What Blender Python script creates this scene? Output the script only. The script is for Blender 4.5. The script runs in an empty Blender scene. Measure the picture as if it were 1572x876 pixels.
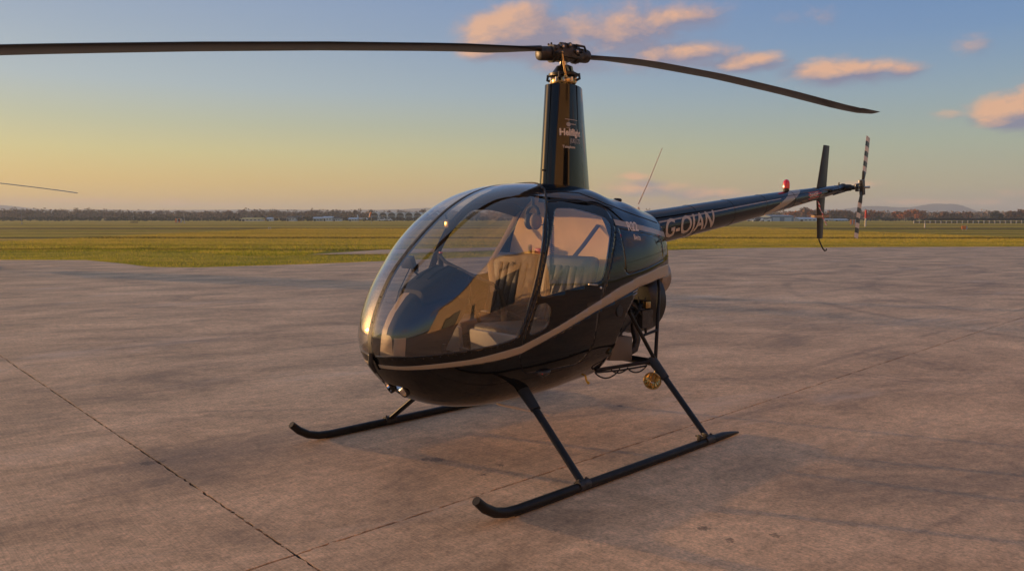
import bpy, bmesh, math, random
import numpy as np
from mathutils import Vector, Matrix
random.seed(7)
RNG = np.random.default_rng(11)
S = bpy.context.scene
C = S.collection
PI = math.pi


def lin(r, g, b):
    f = lambda c: c / 12.92 if c <= 0.04045 else ((c + 0.055) / 1.055) ** 2.4
    return (f(r / 255), f(g / 255), f(b / 255), 1.0)


# ------------------------------------------------------------------ camera
EYE = 1.55
cd = bpy.data.cameras.new('camera')
cd.sensor_width = 36.0
cd.lens = 1170 / 1572 * 36
cd.clip_start = 0.05
cd.clip_end = 20000
cam = bpy.data.objects.new('camera', cd)
C.objects.link(cam)
cam.location = (0, 0, EYE)
cam.rotation_euler = (math.radians(90 - 5.08), 0, 0)
S.camera = cam

# ------------------------------------------------------------------ sky, sun, exposure
SUN_AZ = math.radians(-68.5)      # measured from +Y, clockwise positive
SUN_EL = math.radians(4.4)
S.view_settings.view_transform = 'Standard'
S.view_settings.look = 'None'
S.view_settings.gamma = 1.0
S.view_settings.use_curve_mapping = False
S.view_settings.exposure = 0.0

W = bpy.data.worlds.new('World')
S.world = W
W.use_nodes = True
wt = W.node_tree
for n in list(wt.nodes):
    wt.nodes.remove(n)


def wn(tree, typ, **kw):
    n = tree.nodes.new(typ)
    for k, v in kw.items():
        setattr(n, k, v)
    return n


def mth(tree, op, a, b=None, c=None, clamp=False):
    n = tree.nodes.new('ShaderNodeMath')
    n.operation = op
    n.use_clamp = clamp
    for i, v in enumerate((a, b, c)):
        if v is None:
            continue
        if isinstance(v, (int, float)):
            n.inputs[i].default_value = v
        else:
            tree.links.new(v, n.inputs[i])
    return n.outputs[0]


def mixc(tree, fac, a, b, blend='MIX'):
    n = tree.nodes.new('ShaderNodeMix')
    n.data_type = 'RGBA'
    n.blend_type = blend
    n.clamp_factor = True
    for sock, v in ((n.inputs[0], fac), (n.inputs[6], a), (n.inputs[7], b)):
        if isinstance(v, (int, float)):
            sock.default_value = v
        elif isinstance(v, tuple):
            sock.default_value = v
        else:
            tree.links.new(v, sock)
    return n.outputs[2]


def ramp(tree, fac, stops, interp='LINEAR'):
    n = tree.nodes.new('ShaderNodeValToRGB')
    cr = n.color_ramp
    cr.interpolation = interp
    while len(cr.elements) > 1:
        cr.elements.remove(cr.elements[-1])
    for i, (p, col) in enumerate(stops):
        e = cr.elements[0] if i == 0 else cr.elements.new(p)
        e.position = p
        e.color = col if len(col) == 4 else (*col, 1.0)
    tree.links.new(fac, n.inputs[0])
    return n.outputs[0]


def sstep(tree, v, lo, hi):
    n = tree.nodes.new('ShaderNodeMapRange')
    n.interpolation_type = 'SMOOTHSTEP'
    tree.links.new(v, n.inputs[0])
    n.inputs[1].default_value = lo
    n.inputs[2].default_value = hi
    return n.outputs[0]


tc = wn(wt, 'ShaderNodeTexCoord')
sep = wn(wt, 'ShaderNodeSeparateXYZ')
wt.links.new(tc.outputs['Generated'], sep.inputs[0])
dx, dy, dz = sep.outputs
el = mth(wt, 'ARCSINE', dz)
az = mth(wt, 'ARCTAN2', dx, dy)
elp = mth(wt, 'MAXIMUM', el, 0.0)
hl = mth(wt, 'SQRT', mth(wt, 'MAXIMUM', mth(wt, 'ADD', mth(wt, 'MULTIPLY', dx, dx), mth(wt, 'MULTIPLY', dy, dy)), 1e-5))
sdot = mth(wt, 'DIVIDE', mth(wt, 'ADD', mth(wt, 'MULTIPLY', dx, math.sin(SUN_AZ)), mth(wt, 'MULTIPLY', dy, math.cos(SUN_AZ))), hl)
near = sstep(wt, sdot, -0.35, 0.95)
ef = mth(wt, 'DIVIDE', elp, PI / 2)
D = 1 / 90.0
warm = ramp(wt, ef, [(0, lin(234, 182, 100)), (2.5 * D, lin(230, 190, 108)), (4.5 * D, lin(216, 200, 134)), (6.5 * D, lin(192, 192, 158)), (9 * D, lin(174, 187, 192)),
                     (13 * D, lin(156, 172, 192)), (18 * D, lin(138, 160, 198)), (40 * D, lin(134, 150, 178)), (90 * D, lin(128, 140, 164))])
cool = ramp(wt, ef, [(0, lin(172, 160, 148)), (2 * D, lin(180, 174, 148)), (5 * D, lin(166, 178, 162)), (8 * D, lin(146, 170, 184)),
                     (12 * D, lin(114, 150, 194)), (18 * D, lin(88, 130, 190)), (40 * D, lin(112, 134, 170)), (90 * D, lin(126, 138, 162))])
grad = mixc(wt, near, cool, warm)
nis = wn(wt, 'ShaderNodeTexSky', sky_type='NISHITA', sun_disc=False)
nis.sun_elevation = SUN_EL
nis.sun_rotation = SUN_AZ
nisc = mixc(wt, 1.0, nis.outputs[0], (0.145, 0.16, 0.205, 1), 'MULTIPLY')
base = mixc(wt, 0.80, nisc, grad)
# the sky brightens and reddens round the setting sun
nrm = wn(wt, 'ShaderNodeVectorMath', operation='DOT_PRODUCT')
wt.links.new(tc.outputs['Generated'], nrm.inputs[0])
nrm.inputs[1].default_value = (math.sin(SUN_AZ) * math.cos(SUN_EL), math.cos(SUN_AZ) * math.cos(SUN_EL), math.sin(SUN_EL))
ang = mth(wt, 'MULTIPLY', mth(wt, 'ARCCOSINE', mth(wt, 'MINIMUM', nrm.outputs['Value'], 1.0)), 180 / PI)
gl = mth(wt, 'ADD', mth(wt, 'MULTIPLY', mth(wt, 'EXPONENT', mth(wt, 'MULTIPLY', mth(wt, 'POWER', ang, 2.0), -1 / 150.0)), 7.0),
         mth(wt, 'MULTIPLY', mth(wt, 'EXPONENT', mth(wt, 'MULTIPLY', mth(wt, 'POWER', ang, 2.0), -1 / 30.0)), 8.0))
glc = wn(wt, 'ShaderNodeVectorMath', operation='SCALE')
glc.inputs[0].default_value = (1.0, 0.53, 0.17)
wt.links.new(gl, glc.inputs['Scale'])
base = mixc(wt, 1.0, base, glc.outputs[0], 'ADD')

# clouds: soft lumps of vapour given by direction, lit from the sun's side
CL = [  # azimuth deg, elevation deg, half width, half height, weight
    (0.4, 13.9, 4.4, 2.0, 1.3), (-2.0, 12.8, 2.2, .9, 1.1), (3.8, 12.9, 4.2, 1.3, 1.05), (7.0, 13.9, 6.5, 2.2, .95), (11.5, 14.6, 4.0, 1.2, .85), (12.0, 12.2, 5.5, 1.3, .92),
    (4.5, 12.0, 4.8, 1.1, .80), (16.6, 11.5, 3.0, .9, .95), (23.3, 10.5, 4.1, 0.95, 1.05), (26.5, 10.3, 2.4, .7, .8),
    (30.6, 11.4, 1.8, .9, .50), (33.0, 6.9, 2.8, 1.5, 1.15), (34.8, 7.9, 1.9, 1.7, 1.15), (29.6, 6.9, 1.8, .7, .6),
    (9.8, 2.1, 3.6, .75, .9), (14.0, 1.7, 4.0, .6, .78), (9.2, 3.0, 1.6, .4, .7), (24.5, 2.25, 2.0, .4, .6), (35.0, 1.5, 3.2, .5, .62),
    (37.0, 2.3, 3.0, .5, .7), (-29, 1.1, 6.5, .35, .62), (-22, .9, 5, .25, .5), (28.5, 1.0, 6, .35, .6), (20.0, 14.2, 3.5, 1.0, .36),
    (62, 14, 9, 3.5, .9), (80, 9, 7, 2.2, .9), (105, 17, 10, 4, .9), (140, 12, 9, 3, .85), (175, 16, 12, 4, .9), (-150, 11, 10, 3, .8), (-60, 30, 12, 5, .6), (30, 38, 14, 6, .7)]


def density_group():
    g = bpy.data.node_groups.new('cloud_density', 'ShaderNodeTree')
    g.interface.new_socket('az', in_out='INPUT', socket_type='NodeSocketFloat')
    g.interface.new_socket('el', in_out='INPUT', socket_type='NodeSocketFloat')
    g.interface.new_socket('density', in_out='OUTPUT', socket_type='NodeSocketFloat')
    gi = g.nodes.new('NodeGroupInput')
    go = g.nodes.new('NodeGroupOutput')
    a = gi.outputs[0]
    e = mth(g, 'ADD', gi.outputs[1], mth(g, 'MULTIPLY', sstep(g, gi.outputs[1], 4, 9), 0.75))
    tot = None
    for (ca, ce, sx, sy, w) in CL:
        da = mth(g, 'MULTIPLY', mth(g, 'SUBTRACT', a, ca), 1 / sx)
        de = mth(g, 'MULTIPLY', mth(g, 'SUBTRACT', e, ce), 1 / sy)
        d2 = mth(g, 'ADD', mth(g, 'MULTIPLY', da, da), mth(g, 'MULTIPLY', de, de))
        v = mth(g, 'MULTIPLY', mth(g, 'EXPONENT', mth(g, 'MULTIPLY', d2, -0.9)), w)
        tot = v if tot is None else mth(g, 'MAXIMUM', tot, v)
    cv = g.nodes.new('ShaderNodeCombineXYZ')
    g.links.new(mth(g, 'MULTIPLY', a, 0.32), cv.inputs[0])
    g.links.new(mth(g, 'MULTIPLY', e, 0.62), cv.inputs[1])
    nz = g.nodes.new('ShaderNodeTexNoise')
    nz.inputs['Scale'].default_value = 0.8
    nz.inputs['Detail'].default_value = 9
    nz.inputs['Roughness'].default_value = 0.62
    nz.inputs['Distortion'].default_value = 0.25
    g.links.new(cv.outputs[0], nz.inputs['Vector'])
    d = mth(g, 'ADD', mth(g, 'SUBTRACT', tot, 0.36), mth(g, 'MULTIPLY', mth(g, 'SUBTRACT', nz.outputs[0], 0.5), 1.22))
    g.links.new(d, go.inputs[0])
    return g


DG = density_group()
azd = mth(wt, 'MULTIPLY', az, 180 / PI)
eld = mth(wt, 'MULTIPLY', el, 180 / PI)
g1 = wn(wt, 'ShaderNodeGroup', node_tree=DG)
wt.links.new(azd, g1.inputs[0]); wt.links.new(eld, g1.inputs[1])
g2 = wn(wt, 'ShaderNodeGroup', node_tree=DG)
wt.links.new(mth(wt, 'SUBTRACT', azd, 0.9), g2.inputs[0]); wt.links.new(mth(wt, 'ADD', eld, 0.55), g2.inputs[1])
cov = sstep(wt, g1.outputs[0], -0.14, 0.56)
lit = mth(wt, 'MULTIPLY_ADD', mth(wt, 'SUBTRACT', g1.outputs[0], g2.outputs[0]), 1.9, 0.18, clamp=True)
ccol = mixc(wt, lit, lin(128, 130, 158), lin(236, 180, 142))
ccol = mixc(wt, mth(wt, 'MULTIPLY', near, 0.3), ccol, lin(214, 176, 140))
sky = mixc(wt, mth(wt, 'MULTIPLY', cov, 0.86), base, ccol)
sky10 = mixc(wt, 1.0, sky, (10, 10, 10, 1), 'MULTIPLY')
bg = wn(wt, 'ShaderNodeBackground')
bg.inputs[1].default_value = 0.1
wt.links.new(sky10, bg.inputs[0])
wo = wn(wt, 'ShaderNodeOutputWorld')
wt.links.new(bg.outputs[0], wo.inputs[0])

sl = bpy.data.lights.new('sun', 'SUN')
sl.energy = 5.0
sl.angle = math.radians(0.6)
sl.color = (1.0, 0.58, 0.26)
sun = bpy.data.objects.new('sun', sl)
C.objects.link(sun)
sd = Vector((math.sin(SUN_AZ) * math.cos(SUN_EL), math.cos(SUN_AZ) * math.cos(SUN_EL), math.sin(SUN_EL)))
sun.rotation_euler = sd.to_track_quat('Z', 'Y').to_euler()
sun.location = (-40, 20, 30)


# ------------------------------------------------------------------ helpers
def tag(o, label=None, cat=None, group=None, kind=None):
    if label: o['label'] = label
    if cat: o['category'] = cat
    if group: o['group'] = group
    if kind: o['kind'] = kind
    return o


def empty(name, loc=(0, 0, 0), rz=0.0):
    o = bpy.data.objects.new(name, None)
    o.empty_display_size = 0.3
    o.location = loc
    o.rotation_euler = (0, 0, rz)
    C.objects.link(o)
    return o


def link_mesh(name, me, parent=None):
    o = bpy.data.objects.new(name, me)
    C.objects.link(o)
    if parent is not None:
        o.parent = parent
    return o


class MB:
    def __init__(s):
        s.v = []; s.f = []; s.m = []; s.cur = 0

    def add(s, vs, fs):
        k = len(s.v)
        s.v += [tuple(map(float, p)) for p in vs]
        s.f += [tuple(i + k for i in f) for f in fs]
        s.m += [s.cur] * len(fs)

    def box(s, c, d, rot=None):
        hx, hy, hz = d[0] / 2, d[1] / 2, d[2] / 2
        vs = [Vector((x * hx, y * hy, z * hz)) for x in (-1, 1) for y in (-1, 1) for z in (-1, 1)]
        if rot is not None:
            R = rot if isinstance(rot, Matrix) else Matrix.Rotation(rot, 3, 'Z')
            vs = [R @ v for v in vs]
        vs = [v + Vector(c) for v in vs]
        s.add(vs, [(0, 1, 3, 2), (4, 6, 7, 5), (0, 4, 5, 1), (2, 3, 7, 6), (0, 2, 6, 4), (1, 5, 7, 3)])

    def tube(s, pts, r, seg=10, cap=True, flat=1.0, up=None):
        pts = [Vector(p) for p in pts]
        n = len(pts)
        rs = r if isinstance(r, (list, tuple)) else [r] * n
        vs = []
        prev = None
        for i in range(n):
            t = (pts[min(i + 1, n - 1)] - pts[max(i - 1, 0)]).normalized()
            if prev is None:
                a = Vector(up) if up is not None else (Vector((0, 0, 1)) if abs(t.z) < 0.9 else Vector((1, 0, 0)))
                u = (a - t * a.dot(t)).normalized()
            else:
                u = (prev - t * prev.dot(t)).normalized()
            prev = u
            w = t.cross(u)
            for k in range(seg):
                an = 2 * PI * k / seg
                vs.append(pts[i] + u * math.cos(an) * rs[i] + w * math.sin(an) * rs[i] * flat)
        fs = []
        for i in range(n - 1):
            for k in range(seg):
                a = i * seg + k; b = i * seg + (k + 1) % seg
                fs.append((a, b, b + seg, a + seg))
        if cap:
            fs.append(tuple(range(seg - 1, -1, -1)))
            fs.append(tuple(range((n - 1) * seg, n * seg)))
        s.add(vs, fs)

    def lathe(s, prof, origin, axis, seg=20, cap=True):
        ax = Vector(axis).normalized()
        s.tube([Vector(origin) + ax * h for h, _ in prof], [max(q, 1e-4) for _, q in prof], seg, cap)

    def sphere(s, c, r, n=10, m=14, sc=(1, 1, 1)):
        vs = []; fs = []
        for i in range(n + 1):
            a = PI * i / n
            for k in range(m):
                b = 2 * PI * k / m
                vs.append((c[0] + r * sc[0] * math.sin(a) * math.cos(b), c[1] + r * sc[1] * math.sin(a) * math.sin(b), c[2] + r * sc[2] * math.cos(a)))
        for i in range(n):
            for k in range(m):
                a = i * m + k; b = i * m + (k + 1) % m
                fs.append((a, a + m, b + m, b))
        s.add(vs, fs)

    def prism(s, poly, y0, y1):
        """polygon in x,z extruded along y"""
        n = len(poly)
        vs = [(x, y0, z) for x, z in poly] + [(x, y1, z) for x, z in poly]
        fs = [tuple(range(n)), tuple(range(2 * n - 1, n - 1, -1))]
        for i in range(n):
            j = (i + 1) % n
            fs.append((i, i + n, j + n, j))
        s.add(vs, fs)

    def build(s, name, mats, parent=None, smooth=True, bevel=0.0, bseg=2, merge=False):
        me = bpy.data.meshes.new(name)
        me.from_pydata(s.v, [], s.f)
        mats = mats if isinstance(mats, (list, tuple)) else [mats]
        for m in mats:
            me.materials.append(m)
        if len(mats) > 1:
            me.polygons.foreach_set('material_index', s.m)
        bm = bmesh.new(); bm.from_mesh(me)
        if merge:
            bmesh.ops.remove_doubles(bm, verts=bm.verts, dist=1e-5)
        bmesh.ops.recalc_face_normals(bm, faces=bm.faces)
        if bevel > 0:
            ed = [e for e in bm.edges if len(e.link_faces) == 2 and e.calc_face_angle(0) > 0.5]
            bmesh.ops.bevel(bm, geom=ed, offset=bevel, segments=bseg, profile=0.5, affect='EDGES', clamp_overlap=True)
        bm.to_mesh(me); bm.free()
        if smooth:
            shade(me)
        return link_mesh(name, me, parent)


def shade(me, ang=0.7):
    me.polygons.foreach_set('use_smooth', [True] * len(me.polygons))
    try:
        me.set_sharp_from_angle(angle=ang)
    except Exception:
        pass


def np_mesh(name, V, F, mat, parent=None, smooth=False, kind=None):
    """V (n,3), F (m,3|4) arrays"""
    me = bpy.data.meshes.new(name)
    V = np.asarray(V, np.float32); F = np.asarray(F, np.int32)
    me.vertices.add(len(V)); me.vertices.foreach_set('co', V.ravel())
    k = F.shape[1]
    me.loops.add(F.size); me.loops.foreach_set('vertex_index', F.ravel())
    me.polygons.add(len(F))
    me.polygons.foreach_set('loop_start', np.arange(0, F.size, k, dtype=np.int32))
    me.polygons.foreach_set('loop_total', np.full(len(F), k, np.int32))
    for m in (mat if isinstance(mat, (list, tuple)) else [mat]):
        me.materials.append(m)
    me.update(calc_edges=True)
    me.validate()
    if smooth:
        shade(me, 1.2)
    o = link_mesh(name, me, parent)
    if kind: o['kind'] = kind
    return o


# ------------------------------------------------------------------ materials
def mat(name, col, rough=0.5, metal=0.0, coat=0.0, spec=0.5, bump=0.0, bscale=60.0, var=0.0, vscale=4.0, emit=None, trans=0.0, ior=1.5, coatr=0.03):
    m = bpy.data.materials.new(name)
    m.use_nodes = True
    t = m.node_tree
    b = t.nodes['Principled BSDF']
    c = col if len(col) == 4 else (*col, 1)
    b.inputs['Base Color'].default_value = c
    b.inputs['Roughness'].default_value = rough
    b.inputs['Metallic'].default_value = metal
    b.inputs['Coat Weight'].default_value = coat
    b.inputs['Coat Roughness'].default_value = coatr
    b.inputs['Specular IOR Level'].default_value = spec
    b.inputs['IOR'].default_value = ior
    b.inputs['Transmission Weight'].default_value = trans
    if emit:
        b.inputs['Emission Color'].default_value = (*emit[:3], 1)
        b.inputs['Emission Strength'].default_value = emit[3]
    if var or bump:
        tcn = t.nodes.new('ShaderNodeTexCoord')
    if var:
        nz = t.nodes.new('ShaderNodeTexNoise')
        nz.inputs['Scale'].default_value = vscale
        nz.inputs['Detail'].default_value = 6
        t.links.new(tcn.outputs['Object'], nz.inputs['Vector'])
        lo = tuple(max(0, x * (1 - var)) for x in c[:3]) + (1,)
        hi = tuple(min(1, x * (1 + var)) for x in c[:3]) + (1,)
        t.links.new(ramp(t, nz.outputs[0], [(0.3, lo), (0.7, hi)]), b.inputs['Base Color'])
    if bump:
        n2 = t.nodes.new('ShaderNodeTexNoise')
        n2.inputs['Scale'].default_value = bscale
        n2.inputs['Detail'].default_value = 4
        t.links.new(tcn.outputs['Object'], n2.inputs['Vector'])
        bp = t.nodes.new('ShaderNodeBump')
        bp.inputs['Strength'].default_value = bump
        bp.inputs['Distance'].default_value = 0.01
        t.links.new(n2.outputs[0], bp.inputs['Height'])
        t.links.new(bp.outputs[0], b.inputs['Normal'])
    return m


def glass_mat(name, tint=(0.93, 0.93, 0.92), ior=1.5):
    m = bpy.data.materials.new(name)
    m.use_nodes = True
    t = m.node_tree
    for n in list(t.nodes):
        t.nodes.remove(n)
    out = t.nodes.new('ShaderNodeOutputMaterial')
    tr = t.nodes.new('ShaderNodeBsdfTransparent')
    tr.inputs[0].default_value = (*tint, 1)
    gl = t.nodes.new('ShaderNodeBsdfGlossy')
    gl.inputs['Roughness'].default_value = 0.008
    gl.inputs[0].default_value = (1, 1, 1, 1)
    geo = t.nodes.new('ShaderNodeNewGeometry')
    i = mth(t, 'ADD', mth(t, 'MULTIPLY', geo.outputs['Backfacing'], 1 / ior - ior), ior)
    fr = t.nodes.new('ShaderNodeFresnel')
    t.links.new(i, fr.inputs['IOR'])
    # two surfaces of the sheet reflect, a little under twice one face
    f2 = mth(t, 'MULTIPLY', fr.outputs[0], mth(t, 'SUBTRACT', 1.85, mth(t, 'MULTIPLY', fr.outputs[0], 0.85)), clamp=True)
    tco = t.nodes.new('ShaderNodeTexCoord')
    nz = t.nodes.new('ShaderNodeTexNoise')
    nz.inputs['Scale'].default_value = 3.0
    nz.inputs['Detail'].default_value = 1
    t.links.new(tco.outputs['Object'], nz.inputs['Vector'])
    bp = t.nodes.new('ShaderNodeBump')
    bp.inputs['Strength'].default_value = 0.06
    bp.inputs['Distance'].default_value = 0.02
    t.links.new(nz.outputs[0], bp.inputs['Height'])
    t.links.new(bp.outputs[0], gl.inputs['Normal'])
    mx = t.nodes.new('ShaderNodeMixShader')
    t.links.new(f2, mx.inputs[0])
    t.links.new(tr.outputs[0], mx.inputs[1])
    t.links.new(gl.outputs[0], mx.inputs[2])
    t.links.new(mx.outputs[0], out.inputs[0])
    return m


M = {}
M['paint'] = mat('black_gloss_paint', (0.0035, 0.0036, 0.0042), 0.045, spec=0.42)
M['liner'] = mat('cabin_liner', (0.06, 0.047, 0.036), 0.75, bump=0.15, bscale=200)
M['tan'] = mat('tan_stripe_paint', (0.32, 0.26, 0.18), 0.30, coat=0.3)
M['satin'] = mat('satin_black', (0.010, 0.010, 0.011), 0.42, var=0.4, vscale=9)
M['rubber'] = mat('dull_black_trim', (0.012, 0.012, 0.012), 0.6)
M['blade'] = mat('blade_black', (0.014, 0.014, 0.015), 0.35, var=0.5, vscale=5)
M['tube'] = mat('tube_black_paint', (0.011, 0.009, 0.008), 0.42, spec=0.25, var=0.5, vscale=12, bump=0.04)
M['steel'] = mat('bare_steel', (0.46, 0.43, 0.40), 0.30, metal=1.0, var=0.3, vscale=30)
M['dark_steel'] = mat('dark_oily_steel', (0.040, 0.036, 0.034), 0.42, metal=0.4, var=0.5, vscale=30, bump=0.1)
M['alloy'] = mat('cast_alloy', (0.075, 0.068, 0.062), 0.5, metal=0.6, var=0.3, vscale=25, bump=0.2)
M['brass'] = mat('brass', (0.52, 0.36, 0.16), 0.32, metal=1.0, var=0.2, vscale=40)
M['glass'] = glass_mat('clear_canopy', tint=(0.85, 0.83, 0.80), ior=1.66)
M['leather'] = mat('grey_leather', (0.065, 0.060, 0.058), 0.45, bump=0.25, bscale=90, var=0.25, vscale=6)
M['leather_light'] = mat('pale_seat_cover', (0.36, 0.33, 0.31), 0.6, bump=0.2, bscale=120, var=0.2)
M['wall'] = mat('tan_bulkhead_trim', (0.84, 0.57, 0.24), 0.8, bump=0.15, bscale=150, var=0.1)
M['hood'] = mat('hood_vinyl_console_shade', (0.012, 0.013, 0.017), 0.7, spec=0.25, bump=0.15, bscale=300)  # vinyl of the hood; also paints the shade on the console's port side
M['carpet'] = mat('dark_carpet', (0.014, 0.012, 0.011), 0.95, bump=0.4, bscale=400)
M['strap'] = mat('seat_belt_webbing', (0.035, 0.026, 0.022), 0.8, bump=0.2, bscale=500)
M['strap_tan'] = mat('tan_webbing', (0.34, 0.24, 0.15), 0.8)
M['red'] = mat('red_lens', (0.55, 0.01, 0.02), 0.12, coat=1.0, emit=(0.8, 0.01, 0.03, 0.12))
M['nav'] = mat('lit_red_lamp', (0.6, 0.01, 0.02), 0.15, coat=1.0, emit=(1.0, 0.02, 0.06, 0.5))
M['redpaint'] = mat('red_label', (0.62, 0.05, 0.035), 0.45)
M['white'] = mat('white_letter', (0.68, 0.57, 0.46), 0.45)
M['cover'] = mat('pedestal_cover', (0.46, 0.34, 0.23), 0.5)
M['letter'] = mat('registration_paint', (0.46, 0.39, 0.32), 0.45)
M['grey_letter'] = mat('silver_letter', (0.36, 0.33, 0.30), 0.4)
M['yellow'] = mat('yellow_plastic', (0.62, 0.40, 0.03), 0.45)
M['mirror'] = mat('lamp_reflector', (0.80, 0.66, 0.42), 0.10, metal=1.0)
M['chrome'] = mat('bright_reflector', (0.85, 0.84, 0.82), 0.08, metal=1.0)
M['panel_grey'] = mat('grey_primer_panel', (0.13, 0.11, 0.09), 0.5, var=0.2)
M['duct'] = mat('bare_duct_metal', (0.34, 0.29, 0.25), 0.35, metal=0.6, var=0.25, vscale=14)
M['gauge'] = mat('gauge_face', (0.02, 0.02, 0.02), 0.2)


# ------------------------------------------------------------------ cutting a triangle mesh by a scalar
def cut(V, T, f):
    """split triangle mesh by f(V)>=0; returns (V,T_in,T_out)"""
    f = np.where(np.abs(f) < 1e-7, 1e-7, f)
    sg = f[T] >= 0
    cnt = sg.sum(1)
    tin = [tuple(t) for t in T[cnt == 3]]
    tout = [tuple(t) for t in T[cnt == 0]]
    V = [tuple(p) for p in V]
    cache = {}

    def mid(a, b):
        k = (a, b) if a < b else (b, a)
        if k not in cache:
            a, b = k
            t = f[a] / (f[a] - f[b])
            V.append(tuple(V[a][i] + (V[b][i] - V[a][i]) * t for i in range(3)))
            cache[k] = len(V) - 1
        return cache[k]
    for tri in T[(cnt > 0) & (cnt < 3)]:
        s = [f[i] >= 0 for i in tri]
        one = s.index(True) if sum(s) == 1 else s.index(False)
        a, b, c = tri[one], tri[(one + 1) % 3], tri[(one + 2) % 3]
        ab, ac = mid(a, b), mid(a, c)
        A = [(a, ab, ac)]
        B = [(ab, b, c), (ab, c, ac)]
        if sum(s) == 1:
            tin += A; tout += B
        else:
            tout += A; tin += B
    return np.array(V), np.array(tin, int).reshape(-1, 3), np.array(tout, int).reshape(-1, 3)


def poly_sd(P, poly):
    """signed distance (positive inside) of points P (n,2) to polygon"""
    poly = np.asarray(poly, float)
    n = len(poly)
    d = np.full(len(P), 1e9)
    ins = np.zeros(len(P), bool)
    for i in range(n):
        a = poly[i]; b = poly[(i + 1) % n]
        ab = b - a
        t = np.clip(((P - a) @ ab) / (ab @ ab), 0, 1)
        q = a + t[:, None] * ab
        d = np.minimum(d, np.hypot(*(P - q).T))
        cond = ((a[1] > P[:, 1]) != (b[1] > P[:, 1]))
        with np.errstate(divide='ignore', invalid='ignore'):
            xi = (b[0] - a[0]) * (P[:, 1] - a[1]) / (b[1] - a[1]) + a[0]
        ins ^= cond & (P[:, 0] < xi)
    return np.where(ins, d, -d)


def round_poly(poly, r, k=5):
    out = []
    n = len(poly)
    for i in range(n):
        p = Vector(poly[i]); a = Vector(poly[i - 1]); b = Vector(poly[(i + 1) % n])
        da = (a - p); db = (b - p)
        t = min(r, da.length * 0.45, db.length * 0.45)
        p0 = p + da.normalized() * t; p1 = p + db.normalized() * t
        for j in range(k + 1):
            s = j / k
            out.append(tuple(p0 * (1 - s) ** 2 + p * 2 * s * (1 - s) + p1 * s * s))
    return out


def compact(V, T):
    u, inv = np.unique(T, return_inverse=True)
    return V[u], inv.reshape(-1, 3)


# ------------------------------------------------------------------ helicopter
# own frame: +x to the nose, +y to its port side, z up, origin on the ground under the mast
XN = 1.64
T=[ # x, zt, zb, w, zm, pu, pl
(1.640,.825,.825,0.0,.825,2.0,2.0),
(1.622,.930,.735,.135,.83,2.0,2.0),
(1.56,1.085,.615,.25,.84,2.0,2.0),
(1.461,1.246,.515,.335,.86,2.15,2.05),
(1.378,1.335,.46,.39,.875,2.3,2.15),
(1.208,1.49,.392,.48,.895,2.65,2.3),
(1.029,1.62,.36,.525,.91,2.85,2.4),
(.856,1.706,.35,.54,.93,2.9,2.45),
(.671,1.758,.35,.555,.95,2.75,2.45),
(.40,1.783,.36,.562,.97,2.5,2.45),
(.15,1.783,.38,.557,.99,2.35,2.35),
(-.1,1.765,.40,.535,1.01,2.4,2.4),
(-.3,1.715,.42,.50,1.04,2.4,2.5),
(-.5,1.685,.45,.45,1.08,2.4,2.5),
(-.7,1.635,.5,.38,1.12,2.4,2.5),
(-.95,1.585,.6,.275,1.16,2.4,2.5)]

FT = np.array(T)
FQ = np.sqrt(XN - FT[:, 0])


def fi(q, Y):
    h = np.diff(FQ); d = np.diff(Y) / h
    m = np.zeros_like(Y)
    m[1:-1] = (d[:-1] * h[1:] + d[1:] * h[:-1]) / (h[:-1] + h[1:]); m[0] = d[0]; m[-1] = d[-1]
    i = np.clip(np.searchsorted(FQ, q) - 1, 0, len(h) - 1)
    t = (q - FQ[i]) / h[i]
    return ((1 + 2 * t) * (1 - t) ** 2) * Y[i] + t * (1 - t) ** 2 * h[i] * m[i] + t * t * (3 - 2 * t) * Y[i + 1] + t * t * (t - 1) * h[i] * m[i + 1]


def sect(x):
    q = np.sqrt(np.maximum(XN - np.asarray(x, float), 0))
    return [fi(q, FT[:, k]) for k in range(1, 7)]


def surf(x, phi):
    zt, zb, w, zm, pu, pl = sect(x)
    c = np.cos(phi); s = np.abs(np.sin(phi))
    p = np.where(c >= 0, pu, pl)
    y = w * s ** (2 / p)
    z = np.where(c >= 0, zm + (zt - zm) * np.abs(c) ** (2 / p), zm - (zm - zb) * np.abs(c) ** (2 / p))
    return y, z


def half_y(x, z, off=0.0):
    """half width of the hull at x,z"""
    zt, zb, w, zm, pu, pl = [float(v) for v in sect(x)]
    if z >= zm:
        k = min(1, (z - zm) / max(zt - zm, 1e-6)); p = pu
    else:
        k = min(1, (zm - z) / max(zm - zb, 1e-6)); p = pl
    return w * max(0.0, 1 - k ** p) ** (1 / p) + off


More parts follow.
